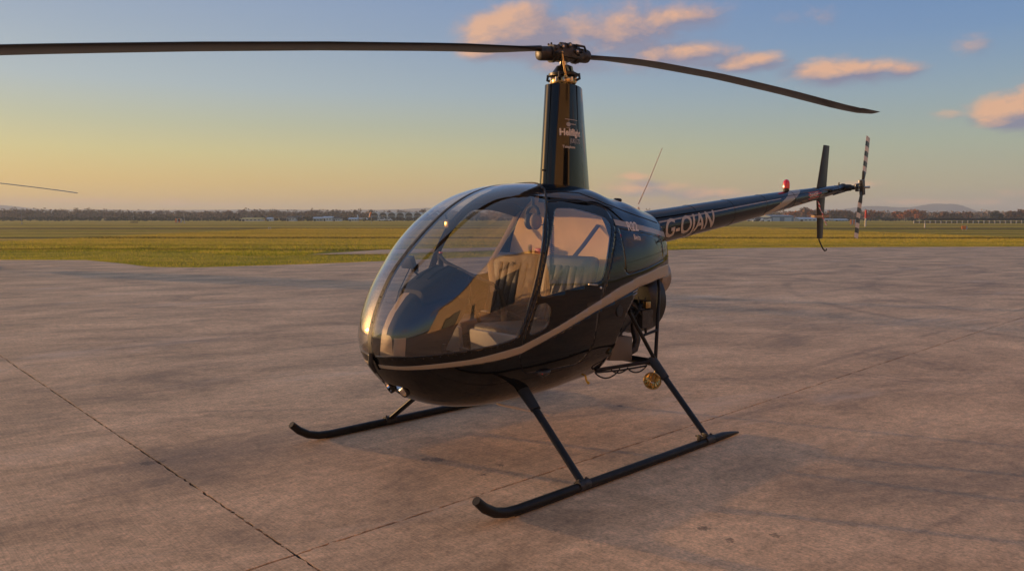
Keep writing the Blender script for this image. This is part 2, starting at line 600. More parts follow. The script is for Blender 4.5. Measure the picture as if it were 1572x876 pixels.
XB = [-1.0, -.3, .2, .6, .928, 1.078, 1.255, 1.47, 1.603, 1.626, 1.65]
ZWB = [.83, .83, .835, .84, .847, .815, .794, .769, .758, .746, .742]            # lower edge of the canopy
XSU = [-1.0, -.61, -.229, .039, .357, .679, .923, 1.073, 1.251, 1.462, 1.603, 1.65]
ZSU = [1.20, 1.185, 1.138, 1.08, .975, .863, .787, .766, .736, .713, .699, .692]  # tan stripe, upper edge
XSL = [-1.0, -.579, -.237, .039, .266, .676, .917, 1.067, 1.246, 1.456, 1.595, 1.65]
ZSL = [1.11, 1.10, 1.069, 1.005, .948, .820, .740, .719, .704, .686, .678, .672]
ZRE = [.3, .845, .909, 1.099, 1.291, 1.506, 1.649, 1.709, 1.755, 1.80]             # rear edge of the canopy
XRE = [.975, .950, .914, .837, .765, .675, .568, .497, .425, .37]
WIN = round_poly([(.520, 1.612), (.33, 1.612), (.150, 1.580), (.035, 1.548), (.012, 1.500), (.098, 1.351), (.209, 1.140), (.50, 1.108), (.792, 1.066), (.755, 1.19), (.683, 1.367), (.629, 1.458)], 0.05)
LWIN = round_poly([(.800, 1.026), (.735, 1.037), (.693, 1.012), (.712, .905), (.744, .873), (.868, .842)], 0.02)
DOOR = round_poly([(.57, 1.655), (.2, 1.668), (-.03, 1.615), (-.045, 1.50), (.065, 1.308), (.165, 1.132), (.246, .975), (.27, .70), (.36, .60), (.86, .60), (.925, .70), (.905, .85), (.80, 1.10), (.725, 1.29), (.64, 1.50)], 0.05)
CUTR = [(-1.3, 1.105), (-.579, 1.098), (-.237, 1.066), (-.081, .906), (-.012, .74), (.012, .57), (.012, .2), (-1.3, .2)]


def mesh_from(name, V, T, mats, parent, solid=0.0, moff=1):
    if len(T) == 0:
        return None
    v, t = compact(V, T)
    me = bpy.data.meshes.new(name)
    me.from_pydata([tuple(p) for p in v], [], [tuple(int(i) for i in q) for q in t])
    for m in mats:
        me.materials.append(m)
    bm = bmesh.new(); bm.from_mesh(me)
    bmesh.ops.remove_doubles(bm, verts=bm.verts, dist=2e-5)
    bmesh.ops.dissolve_degenerate(bm, dist=1e-5, edges=bm.edges)
    bm.to_mesh(me); bm.free()
    shade(me, 1.0)
    o = link_mesh(name, me, parent)
    if solid:
        md = o.modifiers.new('thickness', 'SOLIDIFY')
        md.thickness = solid; md.offset = -1
        md.material_offset = moff if len(mats) > 1 else 0
        md.material_offset_rim = 0
    return o


def text_mesh(body, size, bold=0.0, shear=0.0, xs=1.0, cuts=2):
    cu = bpy.data.curves.new('lettering', 'FONT')
    cu.body = body; cu.size = size; cu.offset = bold; cu.shear = shear
    cu.resolution_u = 3
    cu.align_x = 'LEFT'
    o = bpy.data.objects.new('lettering', cu)
    C.objects.link(o)
    dg = bpy.context.evaluated_depsgraph_get()
    me = bpy.data.meshes.new_from_object(o.evaluated_get(dg))
    bpy.data.objects.remove(o); bpy.data.curves.remove(cu)
    bm = bmesh.new(); bm.from_mesh(me)
    bmesh.ops.triangulate(bm, faces=bm.faces)
    for _ in range(cuts):
        bmesh.ops.subdivide_edges(bm, edges=[e for e in bm.edges if e.calc_length() > size * 0.14], cuts=1)
        bmesh.ops.triangulate(bm, faces=bm.faces)
    vs = [(v.co.x * xs, v.co.y) for v in bm.verts]
    fs = [tuple(v.index for v in f.verts) for f in bm.faces]
    bm.free(); bpy.data.meshes.remove(me)
    return vs, fs


def place_text(name, vs, fs, fn, m, parent):
    me = bpy.data.meshes.new(name)
    me.from_pydata([fn(a, b) for a, b in vs], [], fs)
    me.materials.append(m)
    return link_mesh(name, me, parent)


BLADE_AZ = math.radians(57 - 90)     # set below in the hull frame


def mast_half(x, z):
    """half thickness of the mast fairing at x,z and its x range"""
    k = (z - 1.70) / (2.478 - 1.70)
    xn = .205 - .058 * k; xt = -.290 + .095 * k; th = .120 - .018 * k
    u = (xn - x) / (xn - xt)
    u = min(max(u, 0.0), 1.0)
    um = 0.34
    if u < um:
        return th * math.sqrt(max(0, 1 - ((um - u) / um) ** 2)), xn, xt
    s = (u - um) / (1 - um)
    return th * (1 - s ** 1.75) + .006 * s, xn, xt


def boom_c(x):
    k = (-1.26 - x) / 3.24
    return 1.4885 + .376 * k, max(.020, .1395 - .094 * k + .012 * math.sin(PI * min(max(k, 0), 1)))


def boom_pt(x, a, off=0.0):
    """a from 0 (top) over port side to pi (bottom)"""
    zc, r = boom_c(x)
    return (x, (r + off) * math.sin(a), zc + (r + off) * math.cos(a))


def build_helicopter(loc, rz, label, blade_turn):
    root = tag(empty('helicopter', loc, rz), label, 'helicopter', 'parked helicopters')
    # ---- hull skin, cut into panels
    NX, NP = 190, 260
    xs = XN - np.linspace(0.004, math.sqrt(XN + .88), NX) ** 2
    ph = np.linspace(-PI, PI, NP + 1)[:-1]
    X, P = np.meshgrid(xs, ph, indexing='ij')
    y, z = surf(X, P)
    V = np.stack([X, y * np.sign(np.sin(P)), z], -1).reshape(-1, 3)
    i, k = np.meshgrid(np.arange(NX - 1), np.arange(NP), indexing='ij')
    a = i * NP + k; b = i * NP + (k + 1) % NP; c = a + NP; d = b + NP
    T = np.concatenate([np.stack([a, b, d], -1).reshape(-1, 3), np.stack([a, d, c], -1).reshape(-1, 3)])
    cap = np.array([[0, (q + 1) % NP, q] for q in range(1, NP - 1)])
    T = np.concatenate([T, cap])
    # outward orientation
    e = V[T[:, 1]] - V[T[:, 0]]; g = V[T[:, 2]] - V[T[:, 0]]
    nn = np.cross(e, g); cc = V[T].mean(1) - np.array([0.3, 0, 1.0])
    fl = (nn * cc).sum(1) < 0
    T[fl] = T[fl][:, ::-1]
    V, _, T = cut(V, T, poly_sd(V[:, [0, 2]], CUTR))
    # landing-light openings
    for q, rr in (((1.495, -.035, .541), .050), ((1.468, .068, .526), .050)):
        V, _, T = cut(V, T, rr - np.sqrt(((V - np.array(q)) ** 2).sum(1)))
    # canopy
    fc = np.minimum(V[:, 2] - np.interp(V[:, 0], XB, ZWB), V[:, 0] - np.interp(V[:, 2], ZRE, XRE))
    V, G, T = cut(V, T, fc)
    for sgn in (1, -1):
        V, g1_, G = cut(V, G, sgn * V[:, 1] - 0.019)
        ob = mesh_from('canopy_half', V, g1_, [M['glass']], root)
    mesh_from('canopy_strip', V, G, [M['rubber']], root, 0.012)
    # frame along the canopy edges
    # stripe
    fs_ = np.minimum(np.interp(V[:, 0], XSU, ZSU) - V[:, 2], V[:, 2] - np.interp(V[:, 0], XSL, ZSL))
    fs_ = np.minimum(fs_, np.abs(V[:, 1]) - .035)
    V, G, T = cut(V, T, fs_)
    mesh_from('stripe', V, G, [M['tan'], M['liner']], root, 0.010)
    # doors
    shell = None
    for sgn in (1, -1):
        pd = np.where(sgn * V[:, 1] > 0, poly_sd(V[:, [0, 2]], DOOR), -1)
        V, G, T2 = cut(V, T, pd - .0035)
        pd = np.where(sgn * V[:, 1] > 0, poly_sd(V[:, [0, 2]], DOOR), -1)
        V, _, T = cut(V, T2, pd)
        V, GW, G = cut(V, G, poly_sd(V[:, [0, 2]], WIN))
        V, GL, G = cut(V, G, poly_sd(V[:, [0, 2]], LWIN))
        door = mesh_from('door', V, G, [M['paint'], M['rubber']], root, 0.012)
        mesh_from('door_window', V, GW, [M['glass']], door)
        mesh_from('door_window', V, GL, [M['glass']], door)
        h = MB()
        h.lathe([(0, .010), (.006, .010), (.010, .006)], (.235, sgn * half_y(.235, 1.095), 1.095), (0, sgn, .1), 12)
        h.tube([(.27, sgn * half_y(.27, 1.115, .006), 1.115), (.30, sgn * half_y(.30, 1.118, .012), 1.118), (.36, sgn * half_y(.36, 1.125, .008), 1.125)], .006, 6)
        h.build('door_handle', M['steel'], door)
    # side access panel behind the door
    PANEL = [(-.075, 1.475), (-.055, 1.185), (-.10, 1.165), (-.72, 1.235), (-.73, 1.40)]
    for sgn in (1, -1):
        pd = np.where(sgn * V[:, 1] > 0, poly_sd(V[:, [0, 2]], PANEL), -1)
        V, G, T2 = cut(V, T, pd - .0025)
        pd = np.where(sgn * V[:, 1] > 0, poly_sd(V[:, [0, 2]], PANEL), -1)
        V, _, T = cut(V, T2, pd)
        mesh_from('access_panel', V, G, [M['paint'], M['liner']], root, 0.008)
    shell = mesh_from('fuselage_shell', V, T, [M['paint'], M['liner']], root, 0.014)

    # cover strips along the canopy rear edge (door post) and roof seams
    s = MB()
    for sgn in (1, -1):
        for (zs, off) in ((ZRE[1:8], .004),):
            pts = []
            for zz in np.linspace(.86, 1.74, 26):
                xx = float(np.interp(zz, ZRE, XRE))
                pts.append((xx - .006, sgn * half_y(xx - .006, zz, .001), zz))
            s.tube(pts, .0065, 6)
    top = [(float(np.interp(zz, ZRE, XRE)), zz) for zz in (1.74,)]
    pts = []
    for yy in np.linspace(-.25, .25, 17):
        xx = .36 + .10 * (yy / .25) ** 2
        zt_ = float(sect(xx)[0]); wv = float(sect(xx)[2]); zm_ = float(sect(xx)[3]); pu = float(sect(xx)[4])
        pts.append((xx, yy, zm_ + (zt_ - zm_) * (1 - abs(yy / wv) ** pu) ** (1 / pu) + .001))
    s.tube(pts, .0065, 6)
    s.build('canopy_edge_trim', M['rubber'], root)
    s = MB()
    for sgn in (1, -1):
        for line in ([(.467, 1.723), (.13, 1.718), (-.064, 1.644), (-.461, 1.559), (-.875, 1.500)], [(.50, 1.672), (.232, 1.668), (-.064, 1.625), (-.12, 1.612)]):
            pts = []
            for j in range(len(line) - 1):
                for u in np.linspace(0, 1, 7)[:-1]:
                    xx = line[j][0] * (1 - u) + line[j + 1][0] * u; zz = line[j][1] * (1 - u) + line[j + 1][1] * u
                    pts.append((xx, sgn * half_y(xx, zz, .0005), zz))
            s.tube(pts, .0035, 5)
    s.build('roof_seam', M['rubber'], shell)
    # rivets and screws
    s = MB()

    def rivet(x, z, sgn, r=.0034):
        yv = half_y(x, z)
        s.sphere((x, sgn * yv, z), r, 4, 6)
    for sgn in (1, -1):
        for xx in np.linspace(.98, 1.595, 17):
            rivet(xx, float(np.interp(xx, XB, ZWB)) - .016, sgn)
        for xx in np.linspace(-.80, -.10, 22):
            rivet(xx, 1.222 - (xx + .1) * .09 - .014 + .035, sgn)
        for zz in np.linspace(1.20, 1.45, 9):
            rivet(-.043, zz, sgn)
            rivet(-.79, zz, sgn)
        for zz in np.linspace(.9, 1.55, 16):
            rivet(float(np.interp(zz, ZRE, XRE)) - .03, zz, sgn, .003)
    for zz in np.linspace(.80, 1.70, 26):
        # along the centre strip
        xx = np.interp(zz, [.76, .93, 1.085, 1.246, 1.335, 1.49, 1.62, 1.706], [1.63, 1.622, 1.56, 1.461, 1.378, 1.208, 1.029, .856])
        s.sphere((float(xx) + .002, 0, zz), .004, 4, 6)
    s.build('rivets', M['dark_steel'], shell)['kind'] = 'stuff'
    # nose fitting under the strip
    s = MB()
    s.tube([(1.632, 0, .765), (1.634, 0, .70), (1.60, 0, .645)], [.014, .016, .010], 8)
    s.build('tow_fitting', M['rubber'], root)
    # rear bulkhead, firewall, floor under the engine bay
    s = MB()

    def section_poly(x, zmin, inset, n=40):
        zt, zb, w, zm, pu, pl = [float(v) for v in sect(x)]
        pts = []
        for aa in np.linspace(0, PI, n):
            yy, zz = surf(np.array([x]), np.array([aa]))
            yy = float(yy[0]); zz = float(zz[0])
            cz = zm
            yy *= (1 - inset / max(w, .01)); zz = cz + (zz - cz) * (1 - inset / .4)
            if zz >= zmin: pts.append((yy, zz))
        yy = half_y(x, zmin) * (1 - inset / max(w, .01))
        pts.append((yy, zmin))
        return pts
    pr = section_poly(-.868, 1.105, .012)
    full = [(y_, z_) for y_, z_ in pr] + [(-y_, z_) for y_, z_ in reversed(pr)]
    s.add([(-.868, y_, z_) for y_, z_ in full], [tuple(range(len(full)))])
    s.build('rear_bulkhead', M['satin'], root, smooth=False)
    pr = section_poly(.03, .43, .016)
    full = [(y_, z_) for y_, z_ in pr] + [(-y_, z_) for y_, z_ in reversed(pr)]
    s = MB()
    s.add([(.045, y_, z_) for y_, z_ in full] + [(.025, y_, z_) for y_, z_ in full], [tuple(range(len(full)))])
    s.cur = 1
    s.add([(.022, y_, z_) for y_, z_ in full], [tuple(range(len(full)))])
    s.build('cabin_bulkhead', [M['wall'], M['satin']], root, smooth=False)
    s = MB()
    line = [(-.86, 1.115), (-.579, 1.112), (-.245, 1.08), (-.095, .915), (-.026, .745), (-.004, .57), (-.004, .43)]
    for (x0, z0), (x1, z1) in zip(line[:-1], line[1:]):
        a0 = half_y(x0, z0) - .016; a1 = half_y(x1, z1) - .016
        s.add([(x0, -a0, z0), (x0, a0, z0), (x1, a1, z1), (x1, -a1, z1)], [(0, 1, 2, 3)])
    s.build('firewall', M['dark_steel'], root, smooth=False)

    # ---- cabin
    s = MB()
    pts = []
    for xx in np.linspace(.06, 1.52, 24):
        pts.append((xx, max(.02, half_y(xx, .60) - .03)))
    n = len(pts)
    s.add([(x, yv, .60) for x, yv in pts] + [(x, -yv, .60) for x, yv in pts], [(q, q + 1, n + q + 1, n + q) for q in range(n - 1)])
    s.build('cabin_floor', M['carpet'], root, smooth=False)
    for sgn in (1, -1):
        seat = empty('seat', (0, 0, 0)); seat.parent = root
        s = MB(); s.box((.56, sgn * .265, .70), (.58, .44, .20)); s.build('seat_box', M['carpet'], seat, bevel=.02)
        s = MB(); s.box((.62, sgn * .265, .815), (.56, .45, .10), Matrix.Rotation(-.05, 3, 'Y')); s.build('cushion', M['leather'], seat, bevel=.04, bseg=3)
        s = MB(); s.box((.905, sgn * .265, .755), (.035, .43, .18), Matrix.Rotation(.10, 3, 'Y')); s.build('cushion_front', M['leather_light'], seat, bevel=.015)
        R_ = Matrix.Rotation(-.28, 3, 'Y')
        s = MB(); s.box((.245, sgn * .265, 1.05), (.09, .45, .50), R_); s.build('backrest', M['leather'], seat, bevel=.035, bseg=3)
        s = MB()
        for yy in (-.13, -.065, 0, .065, .13):
            s.box((.293, sgn * .265 + yy, 1.035), (.028, .056, .40), R_)
        s.build('backrest_channels', M['leather'], seat, bevel=.012)
        s = MB()
        pt = [(.30, sgn * .16, 1.22), (.33, sgn * .17, 1.15), (.40, sgn * .20, .96), (.50, sgn * .24, .875)]
        s.tube(pt, .022, 8, flat=.16, up=(0, 1, 0))
        s.build('shoulder_belt', M['strap'], seat)
        s = MB()
        s.tube([(.43, sgn * .05, .87), (.52, sgn * .16, .885), (.52, sgn * .36, .885), (.43, sgn * .47, .86)], .020, 8, flat=.15, up=(1, 0, 0))
        s.build('lap_belt', M['strap'], seat)
        s = MB(); s.box((.52, sgn * .25, .893), (.05, .06, .012)); s.build('belt_buckle', M['steel'], seat, bevel=.004)
    s = MB()
    s.tube([(.05, .38, 1.50), (.16, .34, 1.36), (.30, .20, 1.12), (.36, .12, 1.0)], .022, 8, flat=.15, up=(0, 1, 0))
    s.build('hanging_belt', M['strap'], root)
    s = MB()
    s.tube([(.05, -.40, 1.60), (.16, -.42, 1.42), (.36, -.38, 1.22), (.40, -.30, 1.02)], .030, 8, flat=.15, up=(0, 1, 0))
    s.build('hanging_belt', M['strap_tan'], root)
    s = MB(); s.box((.30, 0, .78), (.56, .07, .36)); s.build('centre_box', M['carpet'], root, bevel=.015)
    s = MB(); s.box((.13, -.20, 1.315), (.02, .03, .075)); s.build('yellow_handle', M['yellow'], root, bevel=.006)
    s = MB(); s.box((.11, -.12, 1.30), (.05, .07, .06)); s.build('first_aid_pouch', M['redpaint'], root, bevel=.01)
    # console
    s = MB()
    st_ = [(1.015, .150, .96, 1.185), (1.03, .168, .93, 1.215), (1.10, .172, .84, 1.235), (1.18, .165, .70, 1.205), (1.28, .150, .60, 1.150), (1.38, .125, .60, 1.075), (1.46, .100, .60, .985), (1.51, .085, .60, .90), (1.522, .070, .62, .86)]
    vs = []; fs = []
    K_ = 28
    for (xx, hw, z0, z1) in st_:
        hw *= .86
        for q in range(K_):
            a_ = 2 * PI * q / K_
            c_, s__ = math.cos(a_), math.sin(a_)
            e_ = 2 / 4.5
            vs.append((xx, hw * math.copysign(abs(s__) ** e_, s__), (z0 + z1) / 2 + (z1 - z0) / 2 * math.copysign(abs(c_) ** e_, c_)))
    for j in range(len(st_) - 1):
        for q in range(K_):
            fs.append((j * K_ + q, j * K_ + (q + 1) % K_, (j + 1) * K_ + (q + 1) % K_, (j + 1) * K_ + q))
    fs += [tuple(range(K_)), tuple(range((len(st_) - 1) * K_, len(st_) * K_))]
    s.add(vs, fs)
    for j_, f_ in enumerate(s.f):      # pale lit front and starboard; the port side's shade is painted in black
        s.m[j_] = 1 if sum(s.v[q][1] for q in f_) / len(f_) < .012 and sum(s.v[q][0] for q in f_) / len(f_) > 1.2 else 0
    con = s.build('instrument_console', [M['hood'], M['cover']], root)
    s = MB(); vs = []; fs = []
    hd_ = [(1.000, .158, 1.00, 1.190), (1.015, .178, .98, 1.225), (1.10, .184, 1.02, 1.247), (1.18, .178, 1.03, 1.218), (1.27, .164, 1.02, 1.168), (1.345, .145, 1.01, 1.118), (1.352, .130, 1.02, 1.09)]
    for (xx, hw, z0, z1) in hd_:
        hw *= .88
        for q in range(K_):
            a_ = 2 * PI * q / K_
            c_, s__ = math.cos(a_), math.sin(a_)
            e_ = 2 / 4.0
            vs.append((xx, hw * math.copysign(abs(s__) ** e_, s__), (z0 + z1) / 2 + (z1 - z0) / 2 * math.copysign(abs(c_) ** e_, c_)))
    for j in range(len(hd_) - 1):
        for q in range(K_):
            fs.append((j * K_ + q, j * K_ + (q + 1) % K_, (j + 1) * K_ + (q + 1) % K_, (j + 1) * K_ + q))
    fs += [tuple(range(K_)), tuple(range((len(hd_) - 1) * K_, len(hd_) * K_))]
    s.add(vs, fs)
    s.build('panel_hood', M['hood'], con)
    for yy in (-.055, .055):
        s = MB(); s.tube([(1.03, yy, 1.231), (1.10, yy, 1.250), (1.18, yy, 1.221), (1.26, yy, 1.174)], .006, 6); s.build('hood_ridge', M['hood'], con)
    s = MB()
    cv_ = [(1.300, .156), (1.40, .130), (1.475, .104), (1.522, .086), (1.534, .066), (1.534, -.066), (1.522, -.086), (1.475, -.104), (1.40, -.130)]
    for z0, z1 in ((.615, .845),):
        n_ = 5
        s.add([(xx, yy, z0) for xx, yy in cv_[2:7]] + [(xx - .02, yy, z1) for xx, yy in cv_[2:7]], [(q, q + 1, n_ + q + 1, n_ + q) for q in range(n_ - 1)])
    s.build('pedestal_cover', M['cover'], con)
    s = MB()
    for yy, zz in ((-.09, 1.15), (.0, 1.15), (.09, 1.15), (-.09, 1.06), (0, 1.06), (.09, 1.06)):
        xg = 1.02 + (1.20 - zz) * .285
        s.lathe([(0, .036), (.008, .036), (.010, .031)], (xg + .002, yy, zz), (-1, 0, .28), 16)
    s.build('gauges', M['gauge'], con)
    for j in range(6):
        s = MB(); s.box((1.519, -.055 + j * .022, .80), (.006, .009, .006)); s.build('console_screw', M['steel'], con, smooth=False)
    s = MB()
    s.tube([(1.20, -.10, 1.18), (1.24, -.12, 1.23), (1.26, -.12, 1.26)], .008, 6)
    s.box((1.275, -.12, 1.275), (.035, .12, .075), Matrix.Rotation(.3, 3, 'Y'))
    s.box((1.245, -.09, 1.24), (.03, .04, .05))
    s.tube([(1.26, -.12, 1.24), (1.36, -.10, 1.10), (1.43, -.05, 1.0)], .004, 5)
    s.build('navigation_display', M['satin'], root, bevel=.004)
    s = MB()
    s.box((1.035, 0, 1.510), (.052, .05, .056))
    s.tube([(1.06, 0, 1.54), (1.08, 0, 1.58)], .007, 6)
    cp = s.build('compass', M['rubber'], root, bevel=.006)
    s = MB(); s.box((1.0635, 0, 1.508), (.004, .036, .036)); s.build('compass_lens', M['brass'], cp, bevel=.002)
    # cyclic stick with its teetering cross bar
    s = MB()
    s.tube([(.62, 0, .72), (.76, 0, .80), (.86, 0, 1.00), (.90, 0, 1.16), (.885, 0, 1.19)], .014, 8)
    cy = s.build('cyclic_stick', M['satin'], root)
    s = MB()
    s.tube([(.885, -.30, 1.30), (.885, -.24, 1.255), (.885, 0, 1.19), (.885, .24, 1.135), (.885, .30, 1.10)], .012, 8)
    s.build('cross_bar', M['dark_steel'], cy)
    for sgn, zz in ((1, 1.10), (-1, 1.30)):
        s = MB()
        s.tube([(.885, sgn * .30, zz + .01), (.87, sgn * .31, zz - .06), (.862, sgn * .31, zz - .12)], [.014, .019, .016], 8)
        s.build('grip', M['rubber'], cy)
    s = MB(); s.box((.873, -.305, 1.315), (.02, .02, .012)); s.build('trigger', M['redpaint'], cy, bevel=.003)
    for sgn in (1, -1):
        s = MB()
        s.tube([(.40, sgn * .05, .84), (.60, sgn * .052, .92)], .013, 8)
        s.build('collective_lever', M['rubber'], root)
        for yy in (.12, .34):
            s = MB()
            s.tube([(1.18, sgn * yy, .61), (1.20, sgn * yy, .74)], .008, 6)
            s.box((1.205, sgn * yy, .76), (.02, .07, .05))
            s.build('pedal', M['dark_steel'], root)
    s = MB(); s.box((1.0, .34, .66), (.16, .14, .07), .3); s.build('document_pouch', M['leather_light'], root, bevel=.01)

    # ---- mast fairing
    s = MB()
    vs = []; fs = []
    NZ, NU = 14, 36
    for iz in range(NZ + 1):
        zz = 1.66 + (2.478 - 1.66) * iz / NZ
        _, xn, xt = mast_half(0, zz)
        ring = []
        for u in range(NU):
            t = 2 * PI * u / NU
            xx = (xn + xt) / 2 + (xn - xt) / 2 * math.cos(t)
            hh = mast_half(xx, zz)[0]
            ring.append((xx, hh if t <= PI else -hh, zz))
        vs += ring
    for iz in range(NZ):
        for u in range(NU):
            q = iz * NU + u; w_ = iz * NU + (u + 1) % NU
            fs.append((q, w_, w_ + NU, q + NU))
    # rim and a floor 30 mm down inside
    base_ = NZ * NU
    k0 = len(vs)
    cx_ = sum(v[0] for v in vs[base_:]) / NU
    vs += [((v[0] - cx_) * .93 + cx_, v[1] * .90, 2.478) for v in vs[base_:base_ + NU]]
    vs += [((v[0] - cx_) * .93 + cx_, v[1] * .90, 2.44) for v in vs[base_:base_ + NU]]
    for u in range(NU):
        w_ = (u + 1) % NU
        fs.append((base_ + u, base_ + w_, k0 + w_, k0 + u))
        fs.append((k0 + u, k0 + w_, k0 + NU + w_, k0 + NU + u))
    fs.append(tuple(k0 + NU + u for u in range(NU)))
    s.add(vs, fs)
    mast = s.build('mast_fairing', M['paint'], root)
    s = MB()
    ring = []
    for u in range(41):
        t = 2 * PI * u / 40
        _, xn, xt = mast_half(0, 1.775)
        xx = (xn + xt) / 2 + ((xn - xt) / 2) * math.cos(t)
        hh = mast_half(xx, 1.775)[0] + .004
        ring.append((xx + .004 * math.cos(t), hh if t <= PI else -hh, max(1.70, float(sect(xx)[0]) - .012 + (-.0 if abs(hh) < .05 else -.005))))
    s.tube(ring, .010, 6, cap=False)
    s.build('fairing_seal', M['rubber'], mast)
    s = MB()
    for zz in np.linspace(1.80, 2.42, 11):
        xx = -.12 + .03 * (zz - 1.8)
        for sgn in (1, -1):
            s.sphere((xx, sgn * mast_half(xx, zz)[0], zz), .0032, 4, 6)
    s.build('fairing_screws', M['dark_steel'], mast)['kind'] = 'stuff'
    s = MB(); s.tube([(.20, 0, 1.88), (.172, 0, 1.88)], .004, 5); s.tube([(.215, 0, 1.88), (.20, 0, 1.88)], .0065, 6)
    s.build('air_probe', M['rubber'], mast)

    def on_mast(x0, z0, rx=0.0):
        return lambda a_, b_: (x0 - a_, mast_half(x0 - a_, z0 + b_)[0] + .0022, z0 + b_)
    vs, fs = text_mesh('Heliflight', .064, .0026, 0, .90, 3)
    place_text('lettering', vs, fs, on_mast(.128, 2.122), M['white'], mast)
    vs, fs = text_mesh('(UK) LTD', .042, .0012, 0, .75, 3)
    place_text('lettering', vs, fs, on_mast(.048, 2.072), M['grey_letter'], mast)
    vs, fs = text_mesh('Telephone', .026, .0005, 0, 1.05, 3)
    place_text('lettering', vs, fs, on_mast(.110, 2.034), M['white'], mast)
    # helicopter emblem over the name
    ev = []; ef = []

    def strip(x0, z0, x1, z1, hw):
        for q in range(8):
            u0, u1 = q / 8, (q + 1) / 8
            k_ = len(ev)
            for u in (u0, u1):
                for sg in (-1, 1):
                    ev.append((x0 + (x1 - x0) * u, z0 + (z1 - z0) * u + sg * hw))
            ef.append((k_, k_ + 2, k_ + 3, k_ + 1))
    strip(.020, 2.225, .150, 2.222, .0022)
    strip(.050, 2.222, .0545, 2.205, .004)
    strip(.060, 2.192, .125, 2.193, .003)
    strip(.125, 2.186, .129, 2.205, .004)
    strip(.030, 2.166, .066, 2.166, .0015)
    k_ = len(ev)
    for q in range(14):
        ev.append((.048 + .020 * math.cos(q * 2 * PI / 14), 2.190 + .015 * math.sin(q * 2 * PI / 14)))
    ef.append(tuple(range(k_, k_ + 14)))
    fn = on_mast(.108, .008)
    place_text('emblem', [(p[0], p[1]) for p in ev], ef, lambda a_, b_: fn(a_, b_), M['grey_letter'], mast)

    # hull lettering
    def on_hull(x0, z0, sl=0.0):
        return lambda a_, b_: (x0 - a_, half_y(x0 - a_, z0 + b_ - sl * a_, .0018), z0 + b_ - sl * a_)
    vs, fs = text_mesh('R22', .088, .002, .12, 1.18, 2)
    place_text('lettering', vs, fs, on_hull(-.185, 1.462, .03), M['white'], shell)
    vs, fs = text_mesh('Beta', .052, .0006, .25, 1.1, 2)
    place_text('lettering', vs, fs, on_hull(-.232, 1.398, .05), M['white'], shell)
    # tan band along the shoulder
    pv = []; pf = []
    N_ = 30
    for q in range(N_ + 1):
        xx = -.045 - .825 * q / N_
        zc_ = 1.520 - .100 * q / N_
        for h_ in (-.020, 0, .020):
            pv.append((xx, half_y(xx, zc_ + h_, .0009), zc_ + h_))
    for q in range(N_):
        for h_ in range(2):
            pf.append((q * 3 + h_, q * 3 + h_ + 1, q * 3 + h_ + 4, q * 3 + h_ + 3))
    me = bpy.data.meshes.new('shoulder_band'); me.from_pydata(pv, [], pf); me.materials.append(M['tan']); shade(me)
    link_mesh('shoulder_band', me, shell)

    # ---- rotor head
    HZ = 2.705
    s = MB()
    s.lathe([(2.44 - 2.44, .030), (.05, .030), (.25, .026)], (0, 0, 2.44), (0, 0, 1), 14)
    s.build('rotor_mast', M['steel'], root)
    s = MB()
    s.lathe([(0, .088), (.012, .092), (.030, .092), (.042, .084)], (0, 0, 2.492), (0, 0, 1), 24)
    s.cur = 1
    s.lathe([(0, .070), (.006, .104), (.022, .106), (.034, .080), (.060, .060), (.075, .050)], (0, 0, 2.540), (0, 0, 1), 24)
    s.cur = 2
    for q in range(10):
        a_ = q * 2 * PI / 10 + .2
        s.lathe([(0, .011), (.03, .011), (.035, .006)], (.088 * math.cos(a_), .088 * math.sin(a_), 2.500), (0, 0, 1), 8)
    s.cur = 1
    for q in range(4):
        a_ = q * PI / 2 + .5
        s.tube([(.085 * math.cos(a_), .085 * math.sin(a_), 2.51), (.118 * math.cos(a_), .118 * math.sin(a_), 2.525), (.112 * math.cos(a_), .112 * math.sin(a_), 2.56)], .010, 6)
    s.build('swashplate', [M['brass'], M['satin'], M['steel']], root)
    th = blade_turn
    ca, sa = math.cos(th), math.sin(th)

    def hub(r, t, h):       # along the blade, across, up
        return (r * ca - t * sa, r * sa + t * ca, HZ + h)
    s = MB()
    # cheeks and through bolts
    Rm = Matrix.Rotation(th, 3, 'Z')
    for t in (-.055, .055):
        s.box(hub(0, t, .0), (.26, .022, .072), Rm)
        s.box(hub(0, t, .034), (.15, .020, .050), Rm)
    s.box(hub(0, 0, -.03), (.11, .095, .05), Rm)
    s.cur = 1
    for r, h in ((-.062, .030), (.062, .008), (0, .046)):
        s.lathe([(0, .017), (.016, .017), (.02, .011)], hub(r, .066, h), Vector(hub(0, 1, 0)) - Vector(hub(0, 0, 0)), 12)
        s.lathe([(0, .017), (.016, .017), (.02, .011)], hub(r, -.066, h), Vector(hub(0, -1, 0)) - Vector(hub(0, 0, 0)), 12)
    s.cur = 0
    for t in (-.07, .07):
        for r in (-.11, -.085, .085, .11):
            s.lathe([(0, .009), (.012, .009), (.015, .005)], hub(r, t, -.012 + .02 * (abs(r) > .1)), Vector(hub(0, math.copysign(1, t), 0)) - Vector(hub(0, 0, 0)), 8)
    for q in range(6):
        a_ = q * PI / 3
        s.lathe([(0, .009), (.018, .009), (.022, .005)], (.036 * math.cos(a_), .036 * math.sin(a_), HZ + .046), (0, 0, 1), 8)
    for sg in (1, -1):
        s.tube([hub(sg * .05, -sg * .075, .05), hub(sg * .12, -sg * .085, .045), hub(sg * .15, -sg * .065, .02)], .009, 7)
        s.tube([hub(sg * .03, sg * .03, -.06), hub(sg * .055, sg * .05, -.10)], .012, 7)
    s.build('rotor_hub', [M['dark_steel'], M['steel']], root, bevel=.006)
